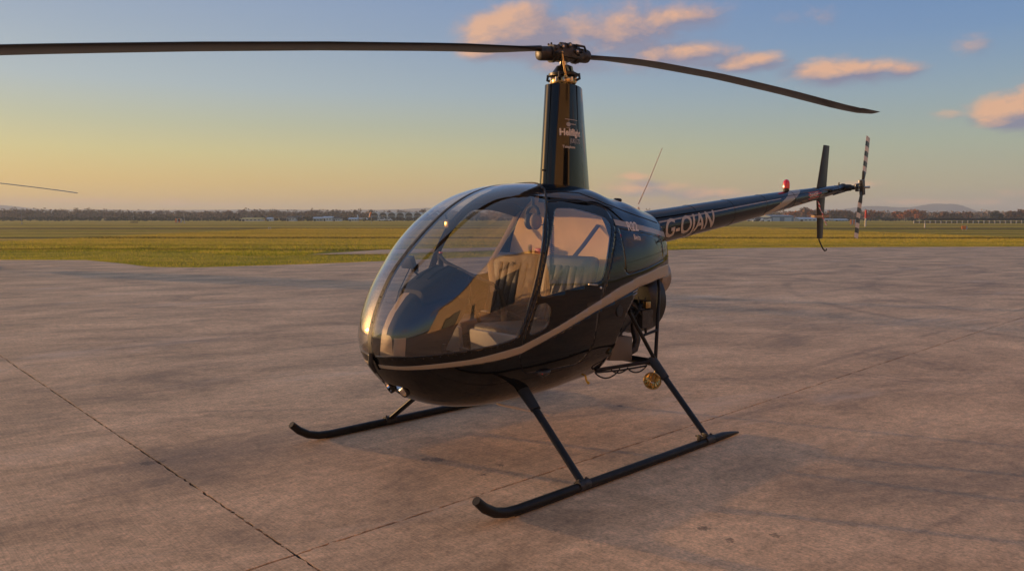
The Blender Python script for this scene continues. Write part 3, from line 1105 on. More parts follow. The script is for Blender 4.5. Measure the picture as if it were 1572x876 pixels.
    for q in range(3):
        a_ = q * 2 * PI / 3 + .9
        s = MB(); s.tube([(.075 * math.cos(a_), .065 * math.sin(a_), 2.43), (.085 * math.cos(a_), .085 * math.sin(a_), 2.505)], .008, 7)
        s.sphere((.085 * math.cos(a_), .085 * math.sin(a_), 2.508), .013, 6, 8)
        s.build('control_rod', M['brass'], root)
    for sg in (1, -1):
        s = MB()
        prof = [(.045, .030), (.06, .052), (.085, .055), (.09, .062), (.115, .062), (.118, .050), (.20, .048), (.215, .044), (.222, .030)]
        tilt = -.117 if sg < 0 else .008
        ax = Vector(hub(sg, 0, tilt)) - Vector(hub(0, 0, 0))
        s.lathe(prof, hub(0, 0, 0), ax, 18)
        s.cur = 1
        for q in range(10):
            a_ = q * 2 * PI / 10
            c_ = Vector(hub(sg * .118, .055 * math.cos(a_), .055 * math.sin(a_)))
            s.sphere(tuple(c_), .008, 5, 6)
        s.build('blade_grip', [M['dark_steel'], M['alloy']], root)
        s = MB()
        s.box(hub(sg * .10, sg * .082, -.020), (.05, .06, .022), Rm)
        s.build('pitch_horn', M['dark_steel'], root, bevel=.005)
        s = MB()
        lo_ = hub(sg * .05, sg * .098, 0); up_ = hub(sg * .09, sg * .102, -.02)
        s.tube([(lo_[0], lo_[1], 2.52), up_], .0075, 8)
        s.sphere((lo_[0], lo_[1], 2.525), .013, 6, 8); s.sphere(up_, .013, 6, 8)
        s.build('pitch_link', M['brass'], root)
    s = MB()
    for sg in (1, -1):
        p0 = Vector(hub(sg * .02, -.07, 0)); p0.z = 2.60
        p1 = Vector(hub(sg * .015, -.09, 0)); p1.z = 2.545
        s.tube([(0.03 * ca, .03 * sa, 2.625), p0, p1], .008, 6)
    s.build('scissor_link', M['brass'], root)
    # blades
    ZR = [(.18, .003), (.84, .007), (1.56, -.013), (2.39, -.065), (3.2, -.128), (3.835, -.159)]
    ZL = [(.18, .008), (.87, -.048), (1.735, -.144), (2.455, -.233), (3.06, -.314), (3.835, -.425)]
    for sg, zt_ in ((1, ZR), (-1, ZL)):
        s = MB()
        rs = [.215, .25, .30, .40, .55] + list(np.linspace(.8, 3.37, 12)) + [3.372, 3.55, 3.62, 3.655]
        prof = []
        for u in np.linspace(0, 2 * PI, 17)[:-1]:
            cxx = .5 * (1 - math.cos(u))
            thk = .6 * (.2969 * math.sqrt(max(cxx, 0)) - .126 * cxx - .3516 * cxx ** 2 + .2843 * cxx ** 3 - .1036 * cxx ** 4)
            prof.append((cxx, thk if u <= PI else -thk))
        vs = []
        for r in rs:
            ch = .180 if r > .5 else np.interp(r, [.2, .3, .5], [.075, .12, .18])
            tk = 1.0 if r > .4 else 2.0 - (r - .2) * 5
            if r > 3.371: ch = .195
            le = .045 if r < 3.54 else .045 - np.interp(r, [3.54, 3.655], [0, .075])
            te = le - ch if r < 3.54 else .045 - .195
            h = float(np.interp(r, [q[0] for q in zt_], [q[1] for q in zt_]))
            pit = math.radians(0.5 if sg > 0 else 5.5)
            for cxx, tt in prof:
                lx = le - (le - te) * cxx
                t_ = sg * (lx * math.cos(pit) - tt * .13 * tk * math.sin(pit))
                vs.append(hub(sg * r, t_, h + lx * math.sin(pit) + tt * .165 * tk))
        n = len(prof); fs = []
        for q in range(len(rs) - 1):
            for u in range(n):
                fs.append((q * n + u, q * n + (u + 1) % n, (q + 1) * n + (u + 1) % n, (q + 1) * n + u))
        fs += [tuple(range(n)), tuple(range((len(rs) - 1) * n, len(rs) * n))]
        s.add(vs, fs)
        s.build('main_rotor_blade', M['blade'], root)

    # ---- tail boom
    xs = np.linspace(-.84, -4.52, 60)
    ph = np.linspace(-PI, PI, 49)[:-1]
    V = np.array([boom_pt(x, a_) for x in xs for a_ in ph])
    n = len(ph)
    T = []
    for q in range(len(xs) - 1):
        for u in range(n):
            a, b = q * n + u, q * n + (u + 1) % n
            T += [(a, b + n, b), (a, a + n, b + n)]
    T = np.array(T)
    ctr = np.array([[x, 0, boom_c(x)[0]] for x in V[T].mean(1)[:, 0]])
    nn = np.cross(V[T[:, 1]] - V[T[:, 0]], V[T[:, 2]] - V[T[:, 0]])
    fl = (nn * (V[T].mean(1) - ctr)).sum(1) < 0
    T[fl] = T[fl][:, ::-1]

    def band(V):
        zc = np.array([boom_c(x) for x in V[:, 0]])
        an = np.arctan2(np.abs(V[:, 1]), V[:, 2] - zc[:, 0]) / PI
        xc = -3.45 + .95 * an ** 1.8
        return .125 + .02 * an - np.abs(V[:, 0] - xc)
    V, G, T = cut(V, T, band(V))
    boom = mesh_from('tail_boom', V, T, [M['paint']], root)
    mesh_from('boom_band', V, G, [M['tan']], boom)
    for zz in (-1.55, -2.15, -2.75, -3.35, -3.95):
        s = MB(); s.tube([boom_pt(zz, q * 2 * PI / 32, .0004) for q in range(33)], .0022, 4, cap=False)
        s.build('boom_joint', M['rubber'], boom)
    s = MB()
    s.tube([boom_pt(x, 1.02, .001) for x in np.linspace(-.9, -4.3, 20)], .0028, 4)
    s.build('boom_seam', M['rubber'], boom)
    pv = [boom_pt(x, a_, .0008) for x in np.linspace(-.90, -3.05, 30) for a_ in (1.12, 1.22)]
    me = bpy.data.meshes.new('boom_pinstripe')
    me.from_pydata(pv, [], [(2 * q, 2 * q + 1, 2 * q + 3, 2 * q + 2) for q in range(29)])
    me.materials.append(M['tan']); shade(me)
    link_mesh('boom_pinstripe', me, boom)

    def on_boom(x0, off_h):
        def fn(a_, b_):
            x = x0 - a_
            zc, r = boom_c(x)
            an = PI / 2 - (b_ - off_h) / r
            return boom_pt(x, an, .0022)
        return fn
    vs, fs = text_mesh('G-OJAN', .215, .004, 0, .98, 3)
    place_text('registration', vs, fs, on_boom(-1.05, .082), M['letter'], boom)
    for sgn in (1,):
        pv = []; pf = []
        for q in range(9):
            x = -3.665 - .27 * q / 8
            for a_ in (1.02, 1.45, 1.95):
                pv.append(boom_pt(x, a_, .0012))
        for q in range(8):
            for w_ in range(2):
                pf.append((q * 3 + w_, q * 3 + w_ + 1, q * 3 + w_ + 4, q * 3 + w_ + 3))
        pv.append(boom_pt(-3.985, 1.45, .0012)); pf.append((24, 25, 27)); pf.append((25, 26, 27))
        me = bpy.data.meshes.new('danger_label'); me.from_pydata(pv, [], pf); me.materials.append(M['redpaint'])
        dl = link_mesh('danger_label', me, boom)
        vs, fs = text_mesh('DANGER', .058, .0012, 0, .90, 2)
        place_text('lettering', vs, fs, on_boom(-3.685, .012), M['white'], dl)
    # beacon
    zb_ = sum(boom_c(-3.33))
    s = MB(); s.lathe([(0, .030), (.03, .030), (.034, .024)], (-3.325, 0, zb_ - .008), (0, 0, 1), 14); s.build('beacon_base', M['rubber'], root)
    s = MB(); s.lathe([(0, .034), (.045, .035), (.07, .030), (.086, .018), (.092, .004)], (-3.325, 0, zb_ + .026), (0, 0, 1), 16); s.build('beacon', M['red'], root)
    # fins
    def fin(poly0, poly1, name):
        """poly: (xLE,xTE,z) stations"""
        s = MB()
        vs = []; st = [poly0] + poly1
        prof = [(0, 0), (.08, .5), (.3, 1), (.65, .7), (1, .05)]
        prof = prof + [(a_, -b_) for a_, b_ in prof[-1:0:-1]]
        for (xl, xt, z_, hw) in st:
            for u, h in prof:
                vs.append((xl + (xt - xl) * u, h * hw, z_))
        n = len(prof); fs = []
        for q in range(len(st) - 1):
            for u in range(n):
                fs.append((q * n + u, q * n + (u + 1) % n, (q + 1) * n + (u + 1) % n, (q + 1) * n + u))
        fs += [tuple(range(n)), tuple(range((len(st) - 1) * n, len(st) * n))]
        s.add(vs, fs)
        return s.build(name, M['satin'], root)
    fin((-4.00, -4.235, 1.86, .020), [(-4.065, -4.255, 2.10, .017), (-4.128, -4.278, 2.331, .012)], 'upper_fin')
    fin((-4.00, -4.215, 1.80, .020), [(-4.03, -4.20, 1.58, .018), (-4.055, -4.19, 1.322, .014)], 'lower_fin')
    s = MB()
    vs = []
    for yy in (-.04, -.34):
        for (u, h) in ((0, 0), (.1, .5), (.35, 1), (1, .1), (.35, -1), (.1, -.5)):
            vs.append((-4.05 - .20 * u, yy, 1.83 + h * .010))
    s.add(vs, [(q, (q + 1) % 6, 6 + (q + 1) % 6, 6 + q) for q in range(6)] + [tuple(range(6)), tuple(range(6, 12))])
    s.build('horizontal_stabilizer', M['satin'], root)
    s = MB()
    s.tube([(-4.10, 0, 1.40), (-4.10, 0, 1.31), (-4.145, 0, 1.265), (-4.20, 0, 1.215), (-4.25, 0, 1.186), (-4.285, 0, 1.188), (-4.295, 0, 1.205)], .008, 8)
    s.build('tail_skid', M['rubber'], root)
    # tail gearbox and rotor
    TX, TY, TZ = -4.655, .215, 1.885
    s = MB()
    s.tube([(-4.44, 0, boom_c(-4.44)[0]), (-4.56, 0, 1.872), (-4.63, 0, 1.88)], [.05, .040, .042], 12)
    s.sphere((-4.655, 0, 1.884), .052, 8, 12)
    s.tube([(TX, 0, TZ), (TX, .09, TZ), (TX, .10, TZ), (TX, .14, TZ)], [.042, .036, .026, .024], 12)
    s.tube([(-4.55, .0, 1.91), (-4.55, 0, 1.945)], [.010, .006], 6)
    s.tube([(-4.35, .03, 1.80), (-4.62, .06, 1.85)], .007, 6)
    s.build('tail_gearbox', M['satin'], root)
    s = MB()
    s.tube([(TX, .10, TZ), (TX, .30, TZ)], .013, 8)
    s.cur = 1
    s.box((TX, .16, TZ), (.05, .022, .09)); s.box((TX, .165, TZ), (.12, .016, .03))
    s.tube([(TX + .05, .14, TZ + .03), (TX + .05, .215, TZ + .045)], .005, 6)
    s.tube([(TX - .05, .14, TZ - .03), (TX - .05, .215, TZ - .045)], .005, 6)
    s.box((TX, TY, TZ), (.055, .045, .17), Matrix.Rotation(.17, 3, 'Y'))
    s.build('tail_rotor_hub', [M['steel'], M['dark_steel']], root, bevel=.003)
    tl = math.radians(-9.5)
    for sg in (1, -1):
        s = MB()
        rs = [.05, .09, .165, .180] + [.180 + q * (.392 / 7) for q in range(1, 8)]
        prof = [(0, 0), (.08, .55), (.3, 1), (.7, .6), (1, .05), (.7, -.4), (.3, -.8), (.08, -.5)]
        vs = []
        for r in rs:
            ch = .138 if r > .175 else np.interp(r, [.05, .09, .18], [.06, .08, .13])
            hw = .008 if r > .175 else .016
            for u, h in prof:
                lx = sg * (.35 - u) * ch
                X_ = sg * r * math.sin(tl) + lx * math.cos(tl)
                Z_ = sg * r * math.cos(tl) - lx * math.sin(tl)
                vs.append((TX + X_, TY + h * hw + lx * .10, TZ + Z_))
        n = len(prof)
        for q in range(len(rs) - 1):
            # white, black, white ... squares outward
            s.cur = 1 if q >= 3 and (q - 3) % 2 == 0 else 0
            s.add(vs[q * n:(q + 2) * n], [(u, (u + 1) % n, n + (u + 1) % n, n + u) for u in range(n)])
        s.cur = 1
        s.add(vs[-n:], [tuple(range(n))])
        s.build('tail_rotor_blade', [M['blade'], M['white']], root, merge=True)

    # ---- landing gear
    for sgn in (1, -1):
        Y = .965 * sgn
        s = MB()
        s.tube([(1.655, Y, .150), (1.60, Y, .098), (1.53, Y, .056), (1.45, Y, .034), (1.36, Y, .0275), (.4, Y, .0275), (-.50, Y, .0275), (-.62, Y, .027), (-.74, Y, .019), (-.83, Y, .011)],
               [.024, .027, .0275, .0275, .0275, .0275, .0275, .026, .017, .008], 14)
        sk = s.build('skid', M['tube'], root)
        for x0, x1 in ((.95, 1.40), (-.30, .10), (.35, .70)):
            s = MB(); s.box(((x0 + x1) / 2, Y, .0058), (x1 - x0, .03, .0056)); s.build('skid_shoe', M['dark_steel'], sk)
        s = MB()
        for xx in (-.33, -.395):
            s.box((xx, Y, .068), (.012, .03, .045)); s.tube([(xx, Y + .03, .078), (xx, Y - .03, .078)], .007, 8)
        s.build('wheel_bracket', M['dark_steel'], sk, bevel=.003)
        for xa, za, ya, xb in ((.775, .47, .40, .855), (-.445, .505, .50, -.440)):
            s = MB()
            s.tube([(xa, ya * sgn, za), (xb, Y - .01 * sgn, .05)], [.030, .027], 14, flat=.62, up=(1, 0, 0))
            st = s.build('strut', M['tube'], root)
            s = MB()
            d_ = Vector((xb - xa, (Y - ya * sgn), .05 - za))
            p0 = Vector((xa, ya * sgn, za))
            s.tube([p0 - d_ * .06, p0 + d_ * .22], [.047, .036], 12, flat=.72, up=(1, 0, 0))
            s.build('strut_boot', M['rubber'], st)
            s = MB()
            s.tube([(xb - .045, Y, .035), (xb + .045, Y, .035)], .032, 12)
            s.sphere((xb + .03, Y, .066), .010, 6, 8); s.sphere((xb - .03, Y, .066), .010, 6, 8)
            s.build('strut_saddle', M['dark_steel'], st)
    for xa, za, ya in ((.775, .47, .41), (-.445, .505, .51)):
        s = MB(); s.tube([(xa, -ya, za), (xa, ya, za)], .027, 10); s.build('cross_tube', M['tube'], root)
    # steel tube frame round the engine bay
    s = MB()
    for sgn in (1, -1):
        cnr = (-.46, .50 * sgn, .515)
        s.tube([(-.70, .335 * sgn, 1.12), (-.63, .40 * sgn, 1.02), cnr], .0135, 8)
        s.tube([(-.225, .44 * sgn, .885), cnr], .0145, 8)
        s.tube([(.04, .36 * sgn, .495), cnr], .0135, 8)
        s.tube([(-.36, .468 * sgn, .71), (-.525, .463 * sgn, .73)], .0105, 8)
    s.tube([(-.46, -.5, .515), (-.46, .5, .515)], .0135, 8)
    s.build('frame_tube', M['tube'], root)
    # engine with cylinders, fan scroll and exhaust
    s = MB(); s.box((-.42, 0, .80), (.50, .28, .26)); s.box((-.42, 0, .66), (.36, .20, .10)); eng = s.build('engine_block', M['alloy'], root, bevel=.03)
    for sgn in (1, -1):
        for xx in (-.28, -.55):
            s = MB()
            for q in range(9):
                s.lathe([(0, .075), (.007, .075)], (xx, sgn * (.15 + q * .019), .80), (0, sgn, 0), 18)
            s.lathe([(0, .055), (.17, .055)], (xx, sgn * .14, .80), (0, sgn, 0), 14)
            s.box((xx, sgn * .335, .80), (.13, .05, .13))
            s.build('cylinder', M['alloy'], eng)
    s = MB()
    s.lathe([(0, .18), (.01, .245), (.05, .262), (.19, .262), (.22, .23), (.23, .10)], (-.70, .02, .90), (-1, 0, 0), 36)
    s.build('fan_scroll', M['satin'], root)
    s = MB()
    s.lathe([(0, .150), (.008, .160), (.12, .162), (.125, .152), (.12, .135), (.02, .130)], (-.885, .085, 1.085), (-1, 0, 0), 30)
    s.build('fan_inlet', M['duct'], root)
    s = MB()
    s.tube([(-.50, .26, .76), (-.50, .30, .64), (-.47, .30, .575), (-.40, .29, .555), (-.32, .28, .59), (-.30, .27, .70), (-.30, .26, .76)], .030, 12)
    s.tube([(-.40, .29, .555), (-.42, .1, .53), (-.55, -.1, .53), (-.75, -.15, .52)], .028, 12)
    s.build('exhaust_pipe', M['dark_steel'], root)
    s = MB(); s.box((-.55, .35, .905), (.06, .03, .05)); s.build('ignition_box', M['brass'], eng, bevel=.005)
    s = MB()
    for q in range(9):
        a0 = Vector((random.uniform(-.6, -.2), random.uniform(.22, .36), random.uniform(.86, 1.0)))
        b0 = Vector((random.uniform(-.6, -.2), random.uniform(.28, .38), random.uniform(.66, .82)))
        mid_ = (a0 + b0) / 2 + Vector((random.uniform(-.06, .06), .05, random.uniform(-.05, .05)))
        pts = [a0 * (1 - u) ** 2 + mid_ * 2 * u * (1 - u) + b0 * u * u for u in np.linspace(0, 1, 9)]
        s.tube(pts, random.choice([.005, .008, .011]), 6)
    s.build('engine_hose', M['rubber'], eng)
    s = MB()
    s.prism([(-.14, .535), (-.225, .70), (-.40, .68), (-.40, .50)], .10, .335)
    s.build('battery_panel', M['panel_grey'], root, bevel=.004)
    s = MB()
    for q, (u0, u1, sag) in enumerate(((0, .48, .055), (.30, .62, .030), (.60, .98, .042))):
        pts = [(.06 - .42 * u, .37 + .12 * u + .008 * q, .487 + .012 * u - sag * math.sin(PI * (u - u0) / (u1 - u0)) ** .7) for u in np.linspace(u0 + 1e-4, u1 - 1e-4, 20)]
        s.tube(pts, .0055, 6)
    s.tube([(.05, .372, .482), (-.16, .43, .478), (-.37, .49, .49)], .007, 6)
    s.build('cable_loom', M['rubber'], root)
    # hanging lamp by the rear strut
    cL = Vector((-.395, .525, .385)); ax = Vector((.86, .47, -.05)).normalized()
    s = MB()
    s.lathe([(-.058, .008), (-.055, .020), (-.045, .040), (-.015, .058), (.012, .0625)], cL, ax, 24, cap=False)
    s.tube([cL - ax * .02, (-.455, .52, .47), (-.455, .50, .51)], .010, 8)
    lp = s.build('hanging_lamp', M['brass'], root)
    s = MB(); s.lathe([(.008, .056), (-.012, .050), (-.034, .030), (-.044, .010), (-.046, .001)], cL, ax, 16, cap=False)
    s.build('reflector', M['mirror'], lp, smooth=False)
    s = MB(); s.lathe([(-.045, .010), (-.012, .010), (-.006, .004)], cL, ax, 10); s.build('bulb', M['brass'], lp)
    s = MB()
    u_ = ax.cross(Vector((0, 0, 1))).normalized(); w_ = ax.cross(u_)
    s.tube([cL + ax * .014 + u_ * .0605 * math.cos(q * PI / 14) + w_ * .0605 * math.sin(q * PI / 14) for q in range(29)], .0048, 6, cap=False)
    s.build('bezel', M['brass'], lp)
    # landing lights in the nose
    for q, an in (((1.495, -.035, .541), (.86, -.25, -.42)), ((1.468, .068, .526), (.86, -.05, -.46))):
        q = Vector(q); an = Vector(an).normalized()
        s = MB(); s.lathe([(.002, .050), (-.010, .050), (-.088, .048), (-.092, .01)], q, an, 20, cap=False); hs = s.build('landing_light', M['rubber'], root)
        s = MB(); s.lathe([(-.002, .0475), (-.025, .044), (-.050, .034), (-.066, .018), (-.070, .002)], q, an, 20, cap=False); s.build('light_reflector', M['chrome'], hs)
    yv = half_y(.70, .585)
    s = MB(); s.tube([(.735, yv - .012, .590), (.70, yv + .014, .583), (.655, yv + .012, .588), (.61, yv - .008, .592)], [.010, .020, .016, .006], 10); nb = s.build('position_light', M['dark_steel'], root)
    s = MB(); s.sphere((.708, yv + .016, .585), .010, 8, 10); s.build('red_lens', M['nav'], nb)
    # round access cap and latch on the lower side
    for sgn in (1, -1):
        s = MB()
        nrm_ = Vector((-.12, sgn, .02)).normalized()
        s.lathe([(0, .040), (.004, .040), (.006, .034), (.003, .032)], (.02, sgn * (half_y(.02, .925) - .001), .925), nrm_, 22)
        s.build('access_cap', M['rubber'], shell)
        s = MB()
        for dz_ in (0, .02):
            s.tube([(-.145, sgn * half_y(-.145, 1.02 + dz_ - .004, .002), 1.02 + dz_ - .004), (-.205, sgn * half_y(-.205, 1.028 + dz_, .002), 1.028 + dz_)], .0035, 5)
        s.build('latch', M['steel'], shell)
    # aerials, caps, drain
    s = MB()
    s.lathe([(0, .022), (.03, .014), (.05, .008)], (-.885, .0, boom_c(-.885)[0] + boom_c(-.885)[1] - .012), (-.1, 0, 1), 10)
    s.tube([(-.888, 0, 1.66), (-1.03, 0, 1.86), (-1.195, 0, 2.118)], [.0062, .0045, .003], 6)
    s.build('whip_aerial', M['redpaint'] if False else M['white'], root)
    s = MB(); s.lathe([(0, .030), (.014, .032), (.022, .022)], (-.50, .10, float(sect(-.5)[0]) - .012), (0, .1, 1), 14); s.build('fuel_cap', M['rubber'], root)
    s = MB(); s.tube([(.069, .29, .455), (.067, .30, .415), (.045, .30, .395)], [.007, .007, .011], 7); s.build('drain_valve', M['yellow'], root)
    s = MB(); s.tube([(.75, .10, .36), (.73, .11, .325), (.40, .28, .225)], [.008, .0065, .006], 6); s.build('belly_aerial', M['white'], root)
    return root


HX, HY = 0.364, 5.515
HR = math.radians(223.3)
BT = math.radians(90 - 57) - HR       # right-hand blade points 57 deg right of the camera axis
heli = build_helicopter((HX, HY, 0), HR, 'black two-seat helicopter with tan stripe and clear bubble canopy standing on the concrete apron', BT)


def copy_tree(o, parent=None):
    c = o.copy()
    C.objects.link(c)
    c.parent = parent
    for ch in list(o.children):
        copy_tree(ch, c)
    return c


h2 = copy_tree(heli)
h2.location = (-16.9, 22.7, 0)
h2.rotation_euler = (0, 0, math.radians(118))
for ch in h2.children:                 # its rotor stands at another angle
    if ch.name.split('.')[0] in ('main_rotor_blade', 'blade_grip', 'rotor_hub', 'pitch_horn', 'pitch_link', 'scissor_link'):
        ch.rotation_euler = (0, 0, math.radians(-92.7))
h2['label'] = 'second helicopter beyond the left edge, only its dark rotor blade tip in view'
h2['group'] = 'parked helicopters'

# things carried by the first helicopter
def in_heli(p):
    c_, s_ = math.cos(HR), math.sin(HR)
    return Vector((HX + p[0] * c_ - p[1] * s_, HY + p[0] * s_ + p[1] * c_, p[2]))


hs = tag(empty('headset', in_heli((.42, .12, 1.55)), HR), 'grey pilot headset hanging under the cabin roof beside the orange-lit wall', 'headset')
s = MB()
s.tube([(0, -.055 * math.cos(a), .055 * math.sin(a) + .02) for a in np.linspace(0, PI, 13)], .013, 7)
s.tube([(0, 0, .075), (0, 0, .13)], .012, 6)
s.build('headband', M['rubber'], hs)
for sg in (1, -1):
    s = MB(); s.sphere((.012 * sg, sg * .040, -.025), .056, 8, 12, (.85, .62, 1.0)); s.build('ear_cup', M['strap_tan'] if sg > 0 else M['leather'], hs)
s = MB()
s.tube([(.015 * math.cos(a) - .08, .10 + .015 * math.sin(a), -.05 - a * .0022) for a in np.linspace(0, 24 * 2 * PI, 24 * 10)], .0035, 5)
s.tube([(0, .078, -.05), (-.05, .10, -.04), (-.07, .10, -.05)], .0035, 5)
s.build('coiled_cord', M['strap'], hs)

stp = tag(empty('streamer', in_heli((-3.92, .06, 1.68)), HR), 'red and white striped safety streamer tied round the lower tail fin', 'streamer')
s = MB()
N_ = 12
top_ = Vector((.01, .0, .045)); bot_ = Vector((-.115, .045, -.215))
for q in range(N_):
    s.cur = q % 2
    a_ = top_ + (bot_ - top_) * (q / N_); b_ = top_ + (bot_ - top_) * ((q + 1) / N_)
    wob = lambda k: Vector((0, .006 * math.sin(k * 1.3), 0))
    w_ = Vector((.018, 0, .006))
    th_ = Vector((0, .0015, 0))
    s.add([a_ - w_ + wob(q), a_ + w_ + wob(q), b_ + w_ + wob(q + 1), b_ - w_ + wob(q + 1)] + [a_ - w_ + wob(q) + th_, a_ + w_ + wob(q) + th_, b_ + w_ + wob(q + 1) + th_, b_ - w_ + wob(q + 1) + th_],
          [(0, 1, 2, 3), (7, 6, 5, 4), (0, 3, 7, 4), (1, 5, 6, 2)])
s.build('ribbon', [M['redpaint'], M['white']], stp, smooth=False)
s = MB()
s.tube([(-.065, -.10, -.115), (-.04, -.05, -.12), (-.075, .03, -.118), (-.15, .04, -.112), (-.27, .0, -.105), (-.29, -.06, -.105), (-.20, -.10, -.11), (-.065, -.10, -.115)], .014, 6, flat=.3)
s.build('tie_strap', M['strap_tan'], stp)


# ------------------------------------------------------------------ setting
def concrete_mat():
    m = bpy.data.materials.new('brushed_concrete')
    m.use_nodes = True
    t = m.node_tree
    b = t.nodes['Principled BSDF']
    b.inputs['Specular IOR Level'].default_value = 0.35
    geo = t.nodes.new('ShaderNodeNewGeometry')
    pos = geo.outputs['Position']

    def mapped(rot, sc):
        mp = t.nodes.new('ShaderNodeMapping')
        mp.inputs['Rotation'].default_value = (0, 0, math.radians(rot))
        mp.vector_type = 'TEXTURE'
        mp.inputs['Scale'].default_value = (1 / sc[0], 1 / sc[1], 1)
        t.links.new(pos, mp.inputs['Vector'])
        return mp.outputs[0]

    def noise(vec, scale, det=5, rough=0.55, dist=0.0):
        n = t.nodes.new('ShaderNodeTexNoise')
        n.inputs['Scale'].default_value = scale
        n.inputs['Detail'].default_value = det
        n.inputs['Roughness'].default_value = rough
        n.inputs['Distortion'].default_value = dist
        t.links.new(vec, n.inputs['Vector'])
        return n.outputs[0]
    big = noise(mapped(0, (1, 1, 1)), 0.22, 5, 0.6, 0.6)
    mid = noise(mapped(20, (.7, 1.2, 1)), 0.9, 9, 0.72, 0.5)
    fine = noise(mapped(0, (1, 1, 1)), 55, 4, 0.7)
    grain = noise(mapped(0, (1, 1, 1)), 240, 2, 0.6)
    broom = noise(mapped(133, (1.2, 24, 1)), 5.0, 4, 0.6, 0.2)
    grit = noise(mapped(40, (.8, 1.2, 1)), 13, 9, 0.78)
    sweep = noise(mapped(36, (0.13, 1.3, 1)), 1.2, 7, 0.66, 0.7)
    sweep2 = noise(mapped(4, (0.07, 1.3, 1)), 0.9, 6, 0.64, 1.0)
    c = ramp(t, big, [(0.30, (0.47, 0.285, 0.160)), (0.5, (0.68, 0.43, 0.245)), (0.70, (0.82, 0.53, 0.31))])
    c = mixc(t, 0.55, c, ramp(t, mid, [(0.36, (0.22, 0.145, 0.09)), (0.48, (0.58, 0.37, 0.22)), (0.62, (0.92, 0.61, 0.38))]))
    k = sstep(t, sweep, 0.53, 0.70)
    c = mixc(t, mth(t, 'MULTIPLY', k, 0.50), c, (0.22, 0.155, 0.115, 1))
    k = sstep(t, sweep2, 0.56, 0.70)
    c = mixc(t, mth(t, 'MULTIPLY', k, 0.34), c, (0.22, 0.165, 0.13, 1))
    c = mixc(t, 0.8, c, ramp(t, grit, [(0.34, (0.70, 0.69, 0.68)), (0.5, (1.08, 1.07, 1.04)), (0.66, (1.38, 1.34, 1.27))]), 'MULTIPLY')
    c = mixc(t, 0.75, c, ramp(t, fine, [(0.34, (0.62, 0.62, 0.62)), (0.58, (1.10, 1.10, 1.10))]), 'MULTIPLY')
    c = mixc(t, 0.7, c, ramp(t, broom, [(0.36, (0.76, 0.76, 0.76)), (0.58, (1.06, 1.06, 1.06))]), 'MULTIPLY')
    # oil drips
    vo = t.nodes.new('ShaderNodeTexVoronoi')
    vo.inputs['Scale'].default_value = 1.5
    t.links.new(pos, vo.inputs['Vector'])
    dd = mth(t, 'ADD', vo.outputs['Distance'], mth(t, 'MULTIPLY', mth(t, 'SUBTRACT', fine, 0.5), 0.05))
    spot = mth(t, 'SUBTRACT', 1.0, sstep(t, dd, 0.022, 0.055))
    pick = sstep(t, noise(pos, 0.9, 2), 0.56, 0.62)
    c = mixc(t, mth(t, 'MULTIPLY', mth(t, 'MULTIPLY', spot, pick), 0.75), c, (0.06, 0.045, 0.04, 1))
    # worn pale patches
    k = sstep(t, noise(mapped(35, (.35, 1, 1)), 0.8, 7, 0.7, 0.5), 0.55, 0.68)
    c = mixc(t, mth(t, 'MULTIPLY', k, 0.40), c, (0.80, 0.58, 0.42, 1))
    # curved and straight tyre marks
    sp = t.nodes.new('ShaderNodeSeparateXYZ'); t.links.new(pos, sp.inputs[0])
    breakup = sstep(t, noise(pos, 0.6, 4), 0.38, 0.58)
    marks = None
    for (cx_, cy_, R_, w_) in ((5.2, 26.6, 6.2, .30), (5.2, 26.6, 7.6, .22), (8.0, 26.0, 5.0, .28), (8.6, 25.8, 6.3, .2), (16, 14, 8.5, .16), (15.8, 14, 10.1, .16), (-24, 34, 14.5, .2)):
        ax_ = mth(t, 'SUBTRACT', sp.outputs[0], cx_); ay_ = mth(t, 'SUBTRACT', sp.outputs[1], cy_)
        dd_ = mth(t, 'ABSOLUTE', mth(t, 'SUBTRACT', mth(t, 'SQRT', mth(t, 'ADD', mth(t, 'MULTIPLY', ax_, ax_), mth(t, 'MULTIPLY', ay_, ay_))), R_))
        v_ = mth(t, 'SUBTRACT', 1.0, sstep(t, dd_, w_ * .3, w_))
        marks = v_ if marks is None else mth(t, 'MAXIMUM', marks, v_)
    for (ax0, ay0, bx0, by0, w_) in ((3.44, 7.45, 4.43, 6.48, .03), (3.50, 7.60, 4.55, 6.55, .025), (3.22, 7.95, 8.74, 12.92, .07), (-3.55, 6.48, -1.62, 7.84, .04), (4.88, 18.71, 12.0, 19.2, .14), (4.9, 21.0, 14.0, 21.4, .14), (-17.73, 26.35, -5.0, 29.0, .16)):
        L_ = math.hypot(bx0 - ax0, by0 - ay0); nx_, ny_ = -(by0 - ay0) / L_, (bx0 - ax0) / L_
        dd_ = mth(t, 'ABSOLUTE', mth(t, 'ADD', mth(t, 'MULTIPLY', mth(t, 'SUBTRACT', sp.outputs[0], ax0), nx_), mth(t, 'MULTIPLY', mth(t, 'SUBTRACT', sp.outputs[1], ay0), ny_)))
        v_ = mth(t, 'SUBTRACT', 1.0, sstep(t, dd_, w_ * .3, w_))
        al_ = mth(t, 'ADD', mth(t, 'MULTIPLY', mth(t, 'SUBTRACT', sp.outputs[0], ax0), ny_), mth(t, 'MULTIPLY', mth(t, 'SUBTRACT', sp.outputs[1], ay0), -nx_))
        v_ = mth(t, 'MULTIPLY', v_, mth(t, 'MULTIPLY', sstep(t, al_, -L_ * .25, 0), mth(t, 'SUBTRACT', 1.0, sstep(t, al_, L_, L_ * 1.3))))
        marks = mth(t, 'MAXIMUM', marks, v_)
    c = mixc(t, mth(t, 'MULTIPLY', mth(t, 'MULTIPLY', marks, breakup), 0.30), c, (0.12, 0.085, 0.07, 1))
    # single oil stains
    st_ = None
